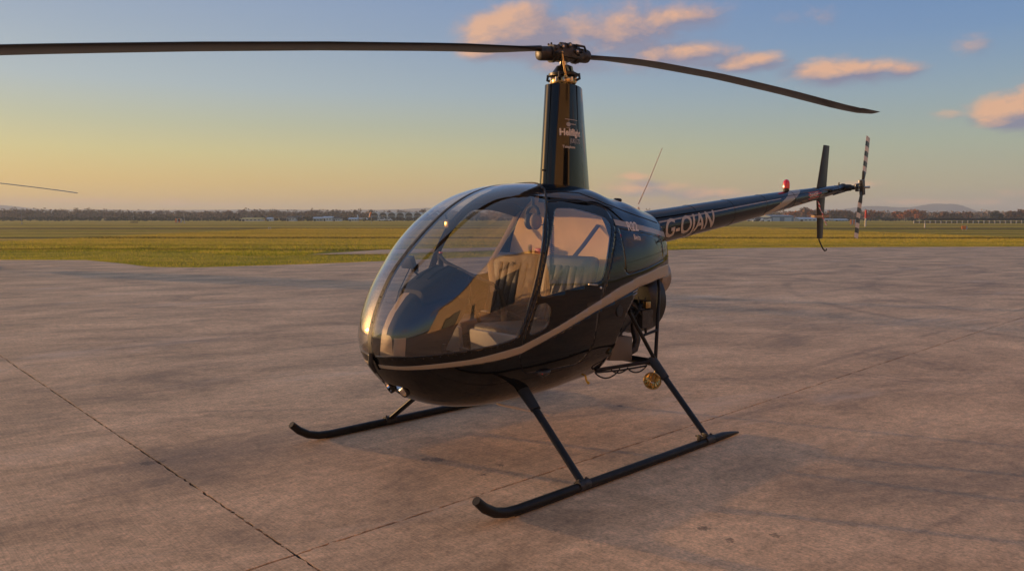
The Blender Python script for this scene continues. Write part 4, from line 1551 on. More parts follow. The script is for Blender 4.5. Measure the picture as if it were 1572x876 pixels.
    for (cx_, cy_, R_) in ((-.48, 4.79, .055), (-.56, 4.80, .035), (-.07, 4.68, .030), (-.17, 4.50, .022), (-2.31, 4.72, .06), (-2.24, 4.75, .03), (.96, 3.70, .035), (1.05, 3.56, .03), (1.29, 3.62, .03)):
        ax_ = mth(t, 'SUBTRACT', sp.outputs[0], cx_); ay_ = mth(t, 'SUBTRACT', sp.outputs[1], cy_)
        dd_ = mth(t, 'ADD', mth(t, 'SQRT', mth(t, 'ADD', mth(t, 'MULTIPLY', ax_, ax_), mth(t, 'MULTIPLY', ay_, ay_))), mth(t, 'MULTIPLY', mth(t, 'SUBTRACT', fine, 0.5), .08))
        v_ = mth(t, 'SUBTRACT', 1.0, sstep(t, dd_, R_ * .5, R_))
        st_ = v_ if st_ is None else mth(t, 'MAXIMUM', st_, v_)
    c = mixc(t, mth(t, 'MULTIPLY', st_, 0.55), c, (0.05, 0.038, 0.032, 1))
    t.links.new(c, b.inputs['Base Color'])
    t.links.new(ramp(t, mid, [(0.3, (0.62, 0.62, 0.62)), (0.7, (0.85, 0.85, 0.85))]), b.inputs['Roughness'])
    bp = t.nodes.new('ShaderNodeBump')
    bp.inputs['Strength'].default_value = 0.55
    bp.inputs['Distance'].default_value = 0.004
    t.links.new(mth(t, 'ADD', mth(t, 'ADD', mth(t, 'MULTIPLY', broom, 0.35), mth(t, 'MULTIPLY', fine, 0.8)), mth(t, 'MULTIPLY', grain, 0.35)), bp.inputs['Height'])
    t.links.new(bp.outputs[0], b.inputs['Normal'])
    return m


M['concrete'] = concrete_mat()
M['joint'] = mat('joint_sealant', (0.022, 0.016, 0.013), 0.9, bump=0.4, bscale=60)
M['asphalt'] = mat('runway_asphalt', (0.045, 0.038, 0.034), 1.0, spec=0.05, var=0.25, vscale=0.3)

# apron: four great slabs with open joints that cross near the camera, over a joint bed
JX = Vector((-1.0, 3.4))
ja = math.radians(46.87)
E1 = Vector((math.sin(ja), math.cos(ja)))          # along the helicopter
E2 = Vector((-math.cos(ja), math.sin(ja)))         # across it
AP = [(-70, -40), (-70, 28.4), (-18.5, 28.0), (-15.6, 27.9), (-13.6, 26.2), (-11.4, 24.0), (-9.8, 23.8), (-6.7, 25.6), (-2, 29.5), (2.5, 33.0), (7.3, 36.4), (12.2, 39.2), (17.6, 40.2), (27.5, 41.0), (90, 42.5), (90, -40)]


def clip(poly, nrm, off):
    out = []
    for i in range(len(poly)):
        a = Vector(poly[i]); b = Vector(poly[(i + 1) % len(poly)])
        da = (a - JX).dot(nrm) - off; db = (b - JX).dot(nrm) - off
        if da >= 0: out.append(a)
        if (da >= 0) != (db >= 0): out.append(a + (b - a) * (da / (da - db)))
    return out


def ragged(poly):
    """subdivide the joint edges near the camera and chip them a little"""
    out = []
    for i in range(len(poly)):
        a = Vector(poly[i]); b = Vector(poly[(i + 1) % len(poly)])
        out.append(a)
        e = (b - a); L = e.length
        if L < 1e-6: continue
        on = min(abs((a - JX).dot(E1)), abs((a - JX).dot(E2))) < .05 and (abs((b - a).normalized().dot(E1)) > .9999 or abs((b - a).normalized().dot(E2)) > .9999)
        if on:
            nn = Vector((-e.y, e.x)).normalized()
            d = 0.0
            pts = []
            while d < L:
                p = a + e * (d / L)
                r = p.length
                d += .03 if r < 7 else (.08 if r < 14 else .6)
                if 0 < d < L:
                    p = a + e * (d / L)
                    chip = random.uniform(-.0030, .0040)
                    if random.random() < .10: chip += random.uniform(.004, .018)
                    pts.append(p + nn * chip)
            out += pts
    return out


apron = empty('apron', (0, 0, 0)); tag(apron, kind='structure', label='wide brown concrete apron with crossing joints')
GAP = .0075
for s1 in (1, -1):
    for s2 in (1, -1):
        pl = ragged(clip(clip(AP, E1 * s1, GAP), E2 * s2, GAP))
        bm = bmesh.new()
        top = [bm.verts.new((p.x, p.y, 0)) for p in pl]
        f = bm.faces.new(top)
        bm.normal_update()
        if f.normal.z < 0: f.normal_flip()
        ex = bmesh.ops.extrude_face_region(bm, geom=[f])
        for v in [g for g in ex['geom'] if isinstance(g, bmesh.types.BMVert)]:
            v.co.z -= .06
        bmesh.ops.recalc_face_normals(bm, faces=bm.faces)
        bmesh.ops.triangulate(bm, faces=bm.faces)
        me = bpy.data.meshes.new('concrete_slab'); bm.to_mesh(me); bm.free()
        me.materials.append(M['concrete'])
        link_mesh('concrete_slab', me, apron)
for ee, l0, l1, dz_ in ((E1, -40, 36, 0), (E2, -45, 27, .004)):
    s = MB()
    c_ = JX + ee * ((l0 + l1) / 2)
    s.box((c_.x, c_.y, -.0165 - dz_), (l1 - l0, .30, .02), math.atan2(ee.y, ee.x)); s.build('joint_bed', M['joint'], apron, smooth=False)


def strips(t, sp, wob, c):
    """strips of longer, darker growth lying across the field"""
    yy = mth(t, 'ADD', mth(t, 'ADD', sp.outputs[1], mth(t, 'MULTIPLY', sp.outputs[0], 0.02)), mth(t, 'MULTIPLY', mth(t, 'SUBTRACT', wob, .5), 4))
    for y0, w, a in ((60, 2.6, .85), (37.6, 1.5, .6), (43.5, 1.6, .3), (76, 4, .3), (88, 3, .4), (150, 9, .4), (175, 10, .5), (230, 14, .5)):
        k = mth(t, 'SUBTRACT', 1.0, sstep(t, mth(t, 'ABSOLUTE', mth(t, 'SUBTRACT', yy, y0)), w * .4, w))
        c = mixc(t, mth(t, 'MULTIPLY', k, a), c, (0.045, 0.048, 0.014, 1))
    return c


def field_mat():
    m = bpy.data.materials.new('airfield_grass')
    m.use_nodes = True
    t = m.node_tree
    b = t.nodes['Principled BSDF']
    b.inputs['Roughness'].default_value = 0.95
    b.inputs['Specular IOR Level'].default_value = 0.1
    geo = t.nodes.new('ShaderNodeNewGeometry')
    mp = t.nodes.new('ShaderNodeMapping')
    mp.inputs['Scale'].default_value = (0.06, 0.6, 1)
    t.links.new(geo.outputs['Position'], mp.inputs['Vector'])
    n1 = t.nodes.new('ShaderNodeTexNoise'); n1.inputs['Scale'].default_value = 0.55; n1.inputs['Detail'].default_value = 6
    n1.inputs['Roughness'].default_value = 0.6
    t.links.new(mp.outputs[0], n1.inputs['Vector'])
    n2 = t.nodes.new('ShaderNodeTexNoise'); n2.inputs['Scale'].default_value = 0.9; n2.inputs['Detail'].default_value = 7
    t.links.new(geo.outputs['Position'], n2.inputs['Vector'])
    c = ramp(t, n1.outputs[0], [(0.32, (0.17, 0.17, 0.022)), (0.45, (0.46, 0.36, 0.045)), (0.55, (0.60, 0.40, 0.07)), (0.70, (0.64, 0.36, 0.10))])
    c = mixc(t, 0.5, c, ramp(t, n2.outputs[0], [(0.3, (0.55, 0.60, 0.5)), (0.7, (1.25, 1.2, 1.1))]), 'MULTIPLY')
    sp = t.nodes.new('ShaderNodeSeparateXYZ'); t.links.new(geo.outputs['Position'], sp.inputs[0])
    # near turf is greener
    nearf = mth(t, 'SUBTRACT', 1.0, sstep(t, mth(t, 'ADD', sp.outputs[1], mth(t, 'MULTIPLY', mth(t, 'SUBTRACT', n1.outputs[0], .5), 18)), 26, 60))
    c = mixc(t, mth(t, 'MULTIPLY', nearf, 0.6), c, ramp(t, n2.outputs[0], [(0.3, (0.18, 0.19, 0.018)), (0.7, (0.46, 0.38, 0.05))]))
    c = strips(t, sp, n1.outputs[0], c)
    t.links.new(c, b.inputs['Base Color'])
    bp = t.nodes.new('ShaderNodeBump'); bp.inputs['Strength'].default_value = 1.0; bp.inputs['Distance'].default_value = 0.35
    n3 = t.nodes.new('ShaderNodeTexNoise'); n3.inputs['Scale'].default_value = 5; n3.inputs['Detail'].default_value = 6
    t.links.new(geo.outputs['Position'], n3.inputs['Vector'])
    t.links.new(n3.outputs[0], bp.inputs['Height'])
    t.links.new(bp.outputs[0], b.inputs['Normal'])
    return m


M['field'] = field_mat()
s = MB()
s.add([(-3300, -3300, -.045), (3300, -3300, -.045), (3300, 3300, -.045), (-3300, 3300, -.045)], [(0, 1, 2, 3)])
fld = s.build('grass_field', M['field'], None, smooth=False); tag(fld, kind='structure')
s = MB()
for y0, y1 in ((103, 107.5), (114, 119)):
    s.add([(-500, y0 + 4, -.02), (500, y0 - 6, -.02), (500, y1 - 6, -.02), (-500, y1 + 4, -.02)], [(0, 1, 2, 3)])
rw = s.build('runway', M['asphalt'], None, smooth=False); tag(rw, kind='structure')
s = MB()
s.add([(-8.6, 32.6, -.018), (-5.6, 33.0, -.018), (6.0, 41.5, -.018), (6.2, 44.5, -.018), (-6.4, 37.4, -.018)], [(0, 1, 2, 3, 4)])
tx = s.build('taxiway', M['concrete'], None, smooth=False); tag(tx, kind='structure')

# turf: blades over the strip of grass nearest to the apron
APa = np.array([(p[0], p[1]) for p in AP[1:-1]])


def edge_y(x):
    return np.interp(x, APa[:, 0], APa[:, 1])


def grass_blades(n, dmin, dmax, h0, h1, wd, ny=1.0):
    x = RNG.uniform(-34, 40, n)
    u = RNG.random(n) ** 1.5
    y = edge_y(x) + dmin + u * (dmax - dmin)
    keep = np.abs(x / y) < .80
    tw = (x > -8.8) & (x < 6.2) & (y > 32.4 + (x + 8.6) * .58) & (y < 37.6 + (x + 6.4) * .6)
    keep &= ~tw
    x = x[keep]; y = y[keep]; n = len(x)
    h = RNG.uniform(h0, h1, n); a = RNG.uniform(0, 2 * PI, n)
    lx = RNG.normal(0, .35, n) * h; ly = RNG.normal(0, .35, n) * h
    w = wd * RNG.uniform(.6, 1.3, n)
    P = np.zeros((n, 3, 3))
    P[:, 0] = np.stack([x - np.cos(a) * w, y - np.sin(a) * w, np.full(n, -.05)], -1)
    P[:, 1] = np.stack([x + np.cos(a) * w, y + np.sin(a) * w, np.full(n, -.05)], -1)
    P[:, 2] = np.stack([x + lx, y + ly, -.05 + h], -1)
    return P.reshape(-1, 3), np.arange(3 * n).reshape(-1, 3)


def turf_mat(name, a, b_, c_):
    m = bpy.data.materials.new(name); m.use_nodes = True
    t = m.node_tree; b = t.nodes['Principled BSDF']
    b.inputs['Roughness'].default_value = 0.8
    b.inputs['Specular IOR Level'].default_value = 0.15
    geo = t.nodes.new('ShaderNodeNewGeometry')
    n = t.nodes.new('ShaderNodeTexNoise'); n.inputs['Scale'].default_value = .5; n.inputs['Detail'].default_value = 4
    t.links.new(geo.outputs['Position'], n.inputs['Vector'])
    f = mth(t, 'ADD', mth(t, 'MULTIPLY', n.outputs[0], .7), mth(t, 'MULTIPLY', geo.outputs['Random Per Island'], .3))
    rc = ramp(t, f, [(.36, a), (.5, b_), (.62, c_)])
    sp = t.nodes.new('ShaderNodeSeparateXYZ'); t.links.new(geo.outputs['Position'], sp.inputs[0])
    gold = sstep(t, sp.outputs[1], 34, 60)
    rc = mixc(t, mth(t, 'MULTIPLY', gold, .55), rc, (.68, .45, .09, 1))
    rc = strips(t, sp, n.outputs[0], rc)
    t.links.new(rc, b.inputs['Base Color'])
    tl_ = t.nodes.new('ShaderNodeBsdfTranslucent')
    t.links.new(rc, tl_.inputs[0])
    mx = t.nodes.new('ShaderNodeMixShader')
    mx.inputs[0].default_value = 0.35
    t.links.new(b.outputs[0], mx.inputs[1]); t.links.new(tl_.outputs[0], mx.inputs[2])
    t.links.new(mx.outputs[0], t.nodes['Material Output'].inputs[0])
    return m


M['turf'] = turf_mat('turf_blades', (.22, .26, .018), (.56, .50, .045), (.74, .54, .09))
V, F = grass_blades(130000, .02, 12, .04, .10, .006)
V2, F2 = grass_blades(260000, 8, 85, .05, .13, .015)
F2 = F2 + len(V)
g = np_mesh('grass', np.concatenate([V, V2]), np.concatenate([F, F2]), M['turf'], kind='stuff')
tag(g, 'yellow-green rough grass bordering the concrete apron', 'grass')

# ---- far wood, single trees
M['bark'] = mat('bark', (0.06, 0.045, 0.035), 0.95)


def foliage(name, lo, hi):
    m = bpy.data.materials.new(name); m.use_nodes = True
    t = m.node_tree; b = t.nodes['Principled BSDF']
    b.inputs['Roughness'].default_value = 0.9
    b.inputs['Specular IOR Level'].default_value = 0.1
    geo = t.nodes.new('ShaderNodeNewGeometry')
    t.links.new(ramp(t, geo.outputs['Random Per Island'], [(0, lo), (1, hi)]), b.inputs['Base Color'])
    return m


M['bare'] = foliage('bare_twigs', (.10, .066, .044), (.32, .21, .13))
M['rust'] = foliage('rust_leaves', (.18, .060, .022), (.52, .19, .065))
M['dark_green'] = foliage('dark_hedge', (.018, .022, .010), (.06, .055, .025))
M['brown'] = foliage('brown_leaves', (.09, .048, .026), (.28, .14, .065))


def leaf_cards(cx, cy, cz, rx, ry, rz, n, size, lobes=7):
    """leaf-clump faces spread through a lumpy crown volume"""
    L = RNG.normal(0, .30, (lobes, 3)); L[:, 2] = np.clip(L[:, 2], -.5, .45)
    k = RNG.integers(0, lobes, n)
    d = RNG.normal(0, 1, (n, 3)); d /= np.linalg.norm(d, axis=1)[:, None]
    r = RNG.random(n) ** .45 * RNG.uniform(.35, .62, lobes)[k]
    p = L[k] + d * r[:, None]
    p *= np.array([rx, ry, rz]); p += np.array([cx, cy, cz])
    a = RNG.normal(0, 1, (n, 3)); a /= np.linalg.norm(a, axis=1)[:, None]
    b = np.cross(a, RNG.normal(0, 1, (n, 3))); b /= np.linalg.norm(b, axis=1)[:, None]
    sz = size * RNG.uniform(.5, 1.3, n)[:, None]
    return np.stack([p - a * sz - b * sz * .6, p + a * sz - b * sz * .6, p + b * sz], 1).reshape(-1, 3)


def wood(name, label, rows, m, seed_h):
    Vs = []
    for (x, y, h, w, n, sz) in rows:
        z0 = h * .10
        Vs.append(leaf_cards(x, y, h * .52, w, w, h * .56, n, sz))
    V = np.concatenate(Vs)
    o = np_mesh(name, V, np.arange(len(V)).reshape(-1, 3), m, kind='stuff')
    tag(o, label, 'woodland')
    return o


def px(u, D):
    return (u - 786) / 1170 * D


rows = []
for k in range(230):
    u = -40 + 760 * (k + random.random()) / 230
    D = random.uniform(385, 520)
    h = random.uniform(4.8, 6.8) * (1.12 if u < 165 else (.90 if u < 330 else .96)) * D / 440
    if 560 < u < 650: D = random.uniform(470, 540)
    rows.append((px(u, D), D, h, random.uniform(3.4, 5.5), 190, .5))
wood('winter_wood', 'dull brown leafless wood along the far side of the airfield left of the cabin', rows, M['bare'], 0)
rows = []
for k in range(260):
    u = 640 + 1000 * (k + random.random()) / 260
    D = random.uniform(400, 520)
    h = random.uniform(4.2, 6.6) * D / 450
    if u > 1420: h *= .92
    rows.append((px(u, D), D, h, random.uniform(3.4, 5.5), 170, .5))
wood('brown_wood', 'brown and dark hedgerow wood behind the tail boom on the right', rows, M['bare'], 0)
rows = []
for k in range(190):
    u = -30 + 1650 * (k + random.random()) / 190
    D = random.uniform(350, 375)
    rows.append((px(u, D), D, random.uniform(1.2, 2.3), 3.4, 50, .55))
wood('far_hedge', 'low dark hedge line at the foot of the far wood', rows, M['dark_green'], 0)


def tree(loc, h, w, m, label, cat='tree', group=None, n=420, sz=.5):
    r = tag(empty('tree', (loc[0], loc[1], -.05)), label, cat, group)
    s = MB()
    s.tube([(0, 0, 0), (.05, 0, h * .3), (0, .08, h * .7)], [h * .035, h * .026, h * .008], 7)
    for q in range(6):
        a = q * 1.05 + random.random(); z0 = h * random.uniform(.22, .5)
        s.tube([(0, 0, z0), (math.cos(a) * w * .3, math.sin(a) * w * .3, z0 + h * .16), (math.cos(a) * w * .6, math.sin(a) * w * .6, z0 + h * .26)], [h * .014, h * .009, h * .004], 5)
    s.build('trunk', M['bark'], r)
    V = leaf_cards(0, 0, h * .60, w, w, h * .46, n, sz, 9)
    V = V[np.repeat(V.reshape(-1, 3, 3)[:, :, 2].min(1) > .2, 3)]
    np_mesh('crown', V, np.arange(len(V)).reshape(-1, 3), m, r)
    return r


RU = [(1388, 338, 4.9, 4.4, 'rust'), (1404, 345, 5.4, 4.6, 'rust'), (1372, 350, 4.4, 3.6, 'rust'), (1334, 352, 4.6, 3.2, 'rust'), (1346, 360, 4.2, 3.0, 'brown'), (1216, 372, 5.6, 3.6, 'rust'),
      (1232, 366, 6.0, 3.8, 'brown'), (1246, 362, 5.6, 3.2, 'rust'), (1282, 366, 5.2, 3.6, 'brown'), (1300, 356, 4.8, 3.2, 'brown'), (1444, 352, 4.6, 3.2, 'brown'), (1466, 350, 4.2, 3.0, 'brown'),
      (1486, 356, 4.4, 3.0, 'brown'), (1526, 340, 4.5, 3.0, 'dark_green'), (1552, 336, 4.6, 3.4, 'brown'), (1566, 340, 5.0, 3.6, 'brown')]
what = ['broad rust-orange tree, middle and brightest of the mound before the blue hills', 'tallest rust-orange tree at the right end of the mound before the hills', 'lower rust-orange tree at the left end of the mound before the hills',
        'rust tree behind the red and white marker post', 'small brown tree just right of the marker post', 'rust tree above the right end of the blue hangar', 'tall brown tree above the left end of the long white shed', 'rust tree above the white shed beside the tail fin',
        'brown tree between the tail fin and the tail rotor', 'brown tree just left of the tail rotor blade', 'brown tree under the highest blue hill', 'low brown tree right of the highest blue hill', 'brown tree under the right slope of the hills', 'dark bushy tree above the right part of the post fence', 'brown tree second from the right edge', 'brown tree at the right edge of the view']
for (u, D, h, w, k), lb in zip(RU, what):
    tree((px(u, D), D), h * 1.05, w, M[k], lb, group='autumn trees on the right')

# ---- hills
M['hill'] = mat('haze_tinted_hill', (0.035, 0.062, 0.110), 1.0, var=0.3, vscale=.01)  # blue of the distant haze is mixed into the hill colour


def hills(name, prof, D, depth, label):
    """prof: (image column, height m) along a ridge at distance D"""
    us = np.array([p[0] for p in prof], float); hs_ = np.array([p[1] for p in prof], float)
    N_ = 140; K = 13
    uu = np.linspace(us[0], us[-1], N_)
    hh = np.interp(uu, us, hs_)
    hh = np.convolve(np.pad(hh, 3, mode='edge'), np.ones(7) / 7, 'valid')
    V = []
    for k in range(K):
        v = -1 + 2 * k / (K - 1)
        env = math.cos(v * PI / 2) ** 1.3 if abs(v) < 1 else 0
        for i in range(N_):
            y = D + v * depth + 20 * math.sin(i * .3)
            z = hh[i] * env * (1 + .10 * math.sin(i * .9 + k) * (1 - env)) + RNG.normal(0, .35) * (env > .05) - .3
            V.append(((uu[i] - 786) / 1170 * y, y, z))
    F = [(k * N_ + i, k * N_ + i + 1, (k + 1) * N_ + i + 1, (k + 1) * N_ + i) for k in range(K - 1) for i in range(N_ - 1)]
    o = np_mesh(name, np.array(V), np.array(F), M['hill'], None, True)
    tag(o, label, kind='structure')


hills('hills', [(1180, 2), (1215, 16), (1240, 25), (1262, 27), (1290, 26), (1308, 32), (1338, 38), (1362, 35), (1385, 32), (1398, 33), (1415, 40), (1432, 46), (1441, 42), (1456, 43), (1470, 41), (1486, 30), (1500, 18), (1520, 15), (1545, 13), (1600, 9), (1680, 2)], 2300, 260, 'blue hills on the right horizon')
hills('hills', [(-160, 10), (-60, 40), (0, 41), (14, 40), (34, 32), (58, 27), (90, 25), (130, 24), (155, 26), (180, 25), (230, 24), (330, 25), (430, 26), (520, 24), (600, 25), (660, 30), (720, 38), (790, 34), (900, 28), (1000, 20), (1100, 2)], 2250, 260, 'low hazy ridge on the left horizon')


# ------------------------------------------------------------------ far buildings and airfield furniture
GZ = -.045
M['white_wall'] = mat('white_render', (0.80, 0.77, 0.72), 0.8, var=.1, vscale=.5)
M['pale_teal'] = mat('pale_teal_cladding', (0.33, 0.42, 0.42), 0.6, var=.1, vscale=.5)
M['blue_clad'] = mat('blue_grey_cladding', (0.15, 0.21, 0.27), 0.5, var=.1, vscale=.4)
M['roof_light'] = mat('pale_metal_roof', (0.46, 0.52, 0.56), 0.4, var=.1)
M['roof_dark'] = mat('dark_roof', (0.08, 0.07, 0.065), 0.8)
M['win_dark'] = mat('dark_window', (0.02, 0.024, 0.028), 0.12)
M['brick'] = mat('brick_wall', (0.22, 0.12, 0.08), 0.9)
M['orange'] = mat('orange_board', (0.85, 0.24, 0.05), 0.5)
M['cream'] = mat('cream_board', (0.70, 0.60, 0.46), 0.5)
M['post_white'] = mat('white_post', (0.52, 0.46, 0.39), 0.6)
M['pole'] = mat('galvanised_pole', (0.36, 0.33, 0.31), 0.5)
M['timber'] = mat('dark_timber', (0.05, 0.04, 0.035), 0.9)


def bld(name, u, D, label, cat, group=None):
    return tag(empty(name, (px(u, D), D, GZ)), label, cat, group)


def shed(u0, u1, D, h, roof_h, depth, mw, mr, label, cat='building', name='shed', doors=1, wins=3, group=None):
    uc = (u0 + u1) / 2; w = (u1 - u0) / 1170 * D
    r = bld(name, uc, D, label, cat, group)
    s = MB(); s.box((0, depth / 2, h / 2), (w, depth, h)); s.build('wall', mw, r, smooth=False)
    s = MB()
    a = w / 2 + .3
    s.add([(-a, -.3, h), (a, -.3, h), (a, depth + .3, h), (-a, depth + .3, h), (-a, depth / 2, h + roof_h), (a, depth / 2, h + roof_h)],
          [(0, 1, 5, 4), (3, 4, 5, 2), (0, 4, 3), (1, 2, 5), (0, 3, 2, 1)])
    s.build('roof', mr, r, smooth=False)
    n = doors + wins
    for k in range(n):
        x = -w / 2 + w * (k + .5) / n
        s = MB()
        if k < doors:
            s.box((x, -.02, h * .38), (w / n * .6, .10, h * .76)); s.build('door', M['win_dark'] if mw is not M['blue_clad'] else M['roof_light'], r, smooth=False)
        else:
            s.box((x, -.02, h * .55), (w / n * .55, .10, h * .32)); s.build('window', M['win_dark'], r, smooth=False)
    return r


# arched terminal
D = 400
t = bld('arched_terminal', 612, D, 'white terminal building with a row of arched roof bays far left of the cabin', 'building')
bw = 13.2 / 1170 * D
s = MB(); s.box((-1, 7, 1.2), (bw * 6.6, 10, 2.4)); s.build('wall', M['pale_teal'], t, smooth=False)
for k in range(-3, 5):
    x = (k + .2) * bw
    s = MB()
    vs = []
    N_ = 12
    for q in range(N_ + 1):
        a = PI * q / N_
        for (rr, yy) in ((1.0, 1.0), (.84, 1.0), (.84, 11), (1.0, 11)):
            vs.append((x - math.cos(a) * bw / 2 * rr, yy, 2.75 + math.sin(a) * 1.75 * rr))
    fs = []
    for q in range(N_):
        for e in range(4):
            fs.append((q * 4 + e, q * 4 + (e + 1) % 4, (q + 1) * 4 + (e + 1) % 4, (q + 1) * 4 + e))
    s.add(vs, fs)
    s.box((x - bw / 2, 1.2, 1.5), (.55, .5, 3.0)); s.box((x + bw / 2, 1.22, 1.5), (.50, .5, 3.0))
    s.box((x - bw / 2, 1.0, 3.6), (.9, .3, 1.5))
    ar = s.build('arched_bay', M['white_wall'], t, smooth=False)
    s = MB(); s.prism([(x - math.cos(PI * q / 10) * bw * .41, 2.75 + math.sin(PI * q / 10) * 1.45) for q in range(11)], 1.5, 1.7); s.build('arched_window', M['win_dark'], ar, smooth=False)
    s = MB(); s.box((x, 1.9, 1.25), (bw * .6, .2, 1.7)); s.build('window', M['win_dark'], t, smooth=False)

# parked light aircraft and dome tents near the terminal
a = bld('light_aircraft', 556, 360, 'small white aeroplane with upright tail parked left of the arched terminal', 'aeroplane')
s = MB(); s.tube([(-1.6, 0, 1.2), (-.8, 0, 1.1), (1.0, 0, 1.05), (2.6, 0, .95), (3.2, 0, .9)], [.12, .3, .55, .5, .2], 10); s.build('body', M['white_wall'], a)
s = MB(); s.prism([(-1.9, 1.2), (-1.3, 1.2), (-1.75, 2.9), (-2.25, 2.9)], -.05, .05); s.build('tail_fin', M['white_wall'], a, smooth=False)
s = MB(); s.box((1.2, 0, 1.55), (1.1, 8, .12)); s.build('wing', M['white_wall'], a, bevel=.04)
for yy in (-.8, .8):
    s = MB(); s.lathe([(-.07, .25), (.07, .25)], (1.1, yy, .25), (0, 1, 0), 12); s.build('wheel', M['rubber'], a)
for (u, w_, lb) in ((588, 4.4, 'white parked car before the middle of the arched terminal'), (598, 2.6, 'smaller pale parked car right of the white one by the terminal')):
    c = bld('parked_car', u, 350, lb, 'car', 'cars parked by the terminal')
    s = MB(); s.prism(round_poly([(-w_ / 2, .3), (w_ / 2, .3), (w_ / 2, .8), (w_ * .28, .9), (w_ * .18, 1.4), (-w_ * .25, 1.42), (-w_ * .42, .9), (-w_ / 2, .85)], .12, 3), -.8, .8); s.build('body', M['white_wall'], c, bevel=.05)
    s = MB(); s.prism([(-w_ * .34, .92), (w_ * .22, .92), (w_ * .14, 1.32), (-w_ * .22, 1.34)], -.82, .82); s.build('side_window', M['win_dark'], c, smooth=False)
    for xx in (-w_ * .3, w_ * .3):
        s = MB(); s.lathe([(-.85, .3), (.85, .3)], (xx, 0, .3), (0, 1, 0), 12); s.build('wheel', M['rubber'], c)

shed(372, 402, 345, 1.0, .55, 6, M['cream'], M['yellow'], 'long low shed with a yellowish roof at the foot of the far wood', doors=1, wins=4)
shed(411, 418, 350, 1.1, .6, 4, M['white_wall'], M['roof_light'], 'tiny white hut right of the yellowish shed', 'hut', 'hut', 1, 1)
for (u0, u1, D_, h_, mw, mr, lb) in ((441, 453, 352, 1.5, 'white_wall', 'roof_dark', 'white house with dark roof furthest left of the row below the wood'), (456, 464, 358, 1.8, 'brick', 'roof_dark', 'small brick house second in the row below the wood'),
                                     (482, 496, 350, 1.2, 'pale_teal', 'roof_light', 'pale low block with light roof in the middle of the row below the wood'), (497, 510, 348, 1.5, 'white_wall', 'roof_light', 'white block right of the pale low one below the wood'),
                                     (512, 523, 350, 1.1, 'white_wall', 'roof_dark', 'last white house of the row before the aeroplane'), (536, 549, 352, .9, 'cream', 'roof_light', 'low cream shed left of the aeroplane')):
    shed(u0, u1, D_, h_, .7, 5, M[mw], M[mr], lb, 'house', 'house', 1, 2, 'low houses below the left wood')
shed(1181, 1217, 330, 2.2, .55, 14, M['blue_clad'], M['blue_clad'], 'blue-grey metal hangar seen under the tail boom', 'hangar', 'metal_hangar', 2, 0)
shed(1160, 1183, 326, 1.3, .5, 6, M['white_wall'], M['roof_dark'], 'low white office block left of the blue-grey hangar', 'building', 'office_block', 1, 4)
shed(1226, 1258, 335, 1.0, .7, 9, M['white_wall'], M['roof_light'], 'long white shed with pale roof left of the tail fin', 'shed', 'shed', 1, 4)
shed(1264, 1276, 340, .7, .4, 5, M['cream'], M['roof_light'], 'tiny pale shed just right of the tail fin', 'shed', 'shed', 1, 1)
shed(1280, 1300, 336, .6, .5, 5, M['pale_teal'], M['roof_light'], 'low pale greenhouse-like shed left of the tail rotor', 'shed', 'shed', 1, 3)
for k, (u, D_, lb) in enumerate(((1152, 318, 'white van at the left end of the parked row under the tail boom'), (1164, 318, 'dark car second in the parked row under the tail boom'), (1174, 316, 'white car at the right end of the parked row under the boom'))):
    c = bld('parked_car', u, D_, lb, 'van' if k == 0 else 'car', 'vehicles parked by the blue hangar')
    s = MB(); hh = 1.9 if k == 0 else 1.35
    s.prism(round_poly([(-2.0, .3), (2.0, .3), (2.0, .85), (1.3, .95), (.9, hh), (-1.5, hh), (-1.95, .9)], .12, 3), -.8, .8); s.build('body', M['win_dark'] if k == 1 else M['white_wall'], c, bevel=.05)
    s = MB(); s.prism([(-1.3, .98), (1.1, .98), (.8, hh - .12), (-1.2, hh - .12)], -.82, .82); s.build('side_window', M['win_dark'], c, smooth=False)
    for xx in (-1.2, 1.2):
        s = MB(); s.lathe([(-.85, .3), (.85, .3)], (xx, 0, .3), (0, 1, 0), 12); s.build('wheel', M['rubber'], c)

# signs, boards, posts
r = bld('marker_board', 276, 205, 'orange and white marker board with two thin rods on the far grass', 'marker board')
for j, mm in enumerate((M['orange'], M['post_white'], M['orange'], M['post_white'])):
    s = MB(); s.box((-.70 + j * .46, 0, .85), (.455, .08, 1.05)); s.build('panel', mm, r, smooth=False)
s = MB(); s.box((.10, -.06, .95), (.5, .06, .45)); s.build('plate', M['win_dark'], r, smooth=False)
for x in (-.85, 1.4):
    s = MB(); s.tube([(x, .1, 0), (x, .1, 3.9)], .035, 6); s.build('rod', M['pole'], r)
for x in (-.5, .5):
    s = MB(); s.box((x, .06, .2), (.08, .08, .4)); s.build('leg', M['pole'], r, smooth=False)
r = bld('aerial_frame', 208, 212, 'dark lattice frame with one thin mast on the far grass', 'aerial')
for j in range(6):
    s = MB(); s.box((-.9 + j * .36, 0, .5), (.07, .07, 1.0)); s.build('post', M['timber'], r, smooth=False)
for zz in (.35, .95):
    s = MB(); s.box((0, -.06, zz), (2.0, .05, .08)); s.build('rail', M['timber'], r, smooth=False)
s = MB(); s.tube([(-.2, .1, 0), (-.2, .1, 3.9)], .035, 6); s.build('mast', M['pole'], r)
for (u, D_, h_, lb) in ((36, 195, 3.7, 'thin pale mast at the far left before the hazy wood'), (285, 215, 3.4, 'thin rod standing right of the orange marker board'), (278, 260, 3.2, 'faint thin rod behind the orange marker board')):
    r = bld('mast', u, D_, lb, 'mast')
    s = MB(); s.tube([(0, 0, 0), (0, 0, h_)], [.05, .03], 6); s.build('pole', M['pole'], r)
    s = MB(); s.box((0, 0, .1), (.3, .3, .2)); s.build('foot', M['pole'], r, smooth=False)
r = bld('windsock', 571, 185, 'orange windsock drooping from its pole before the terminal', 'windsock')
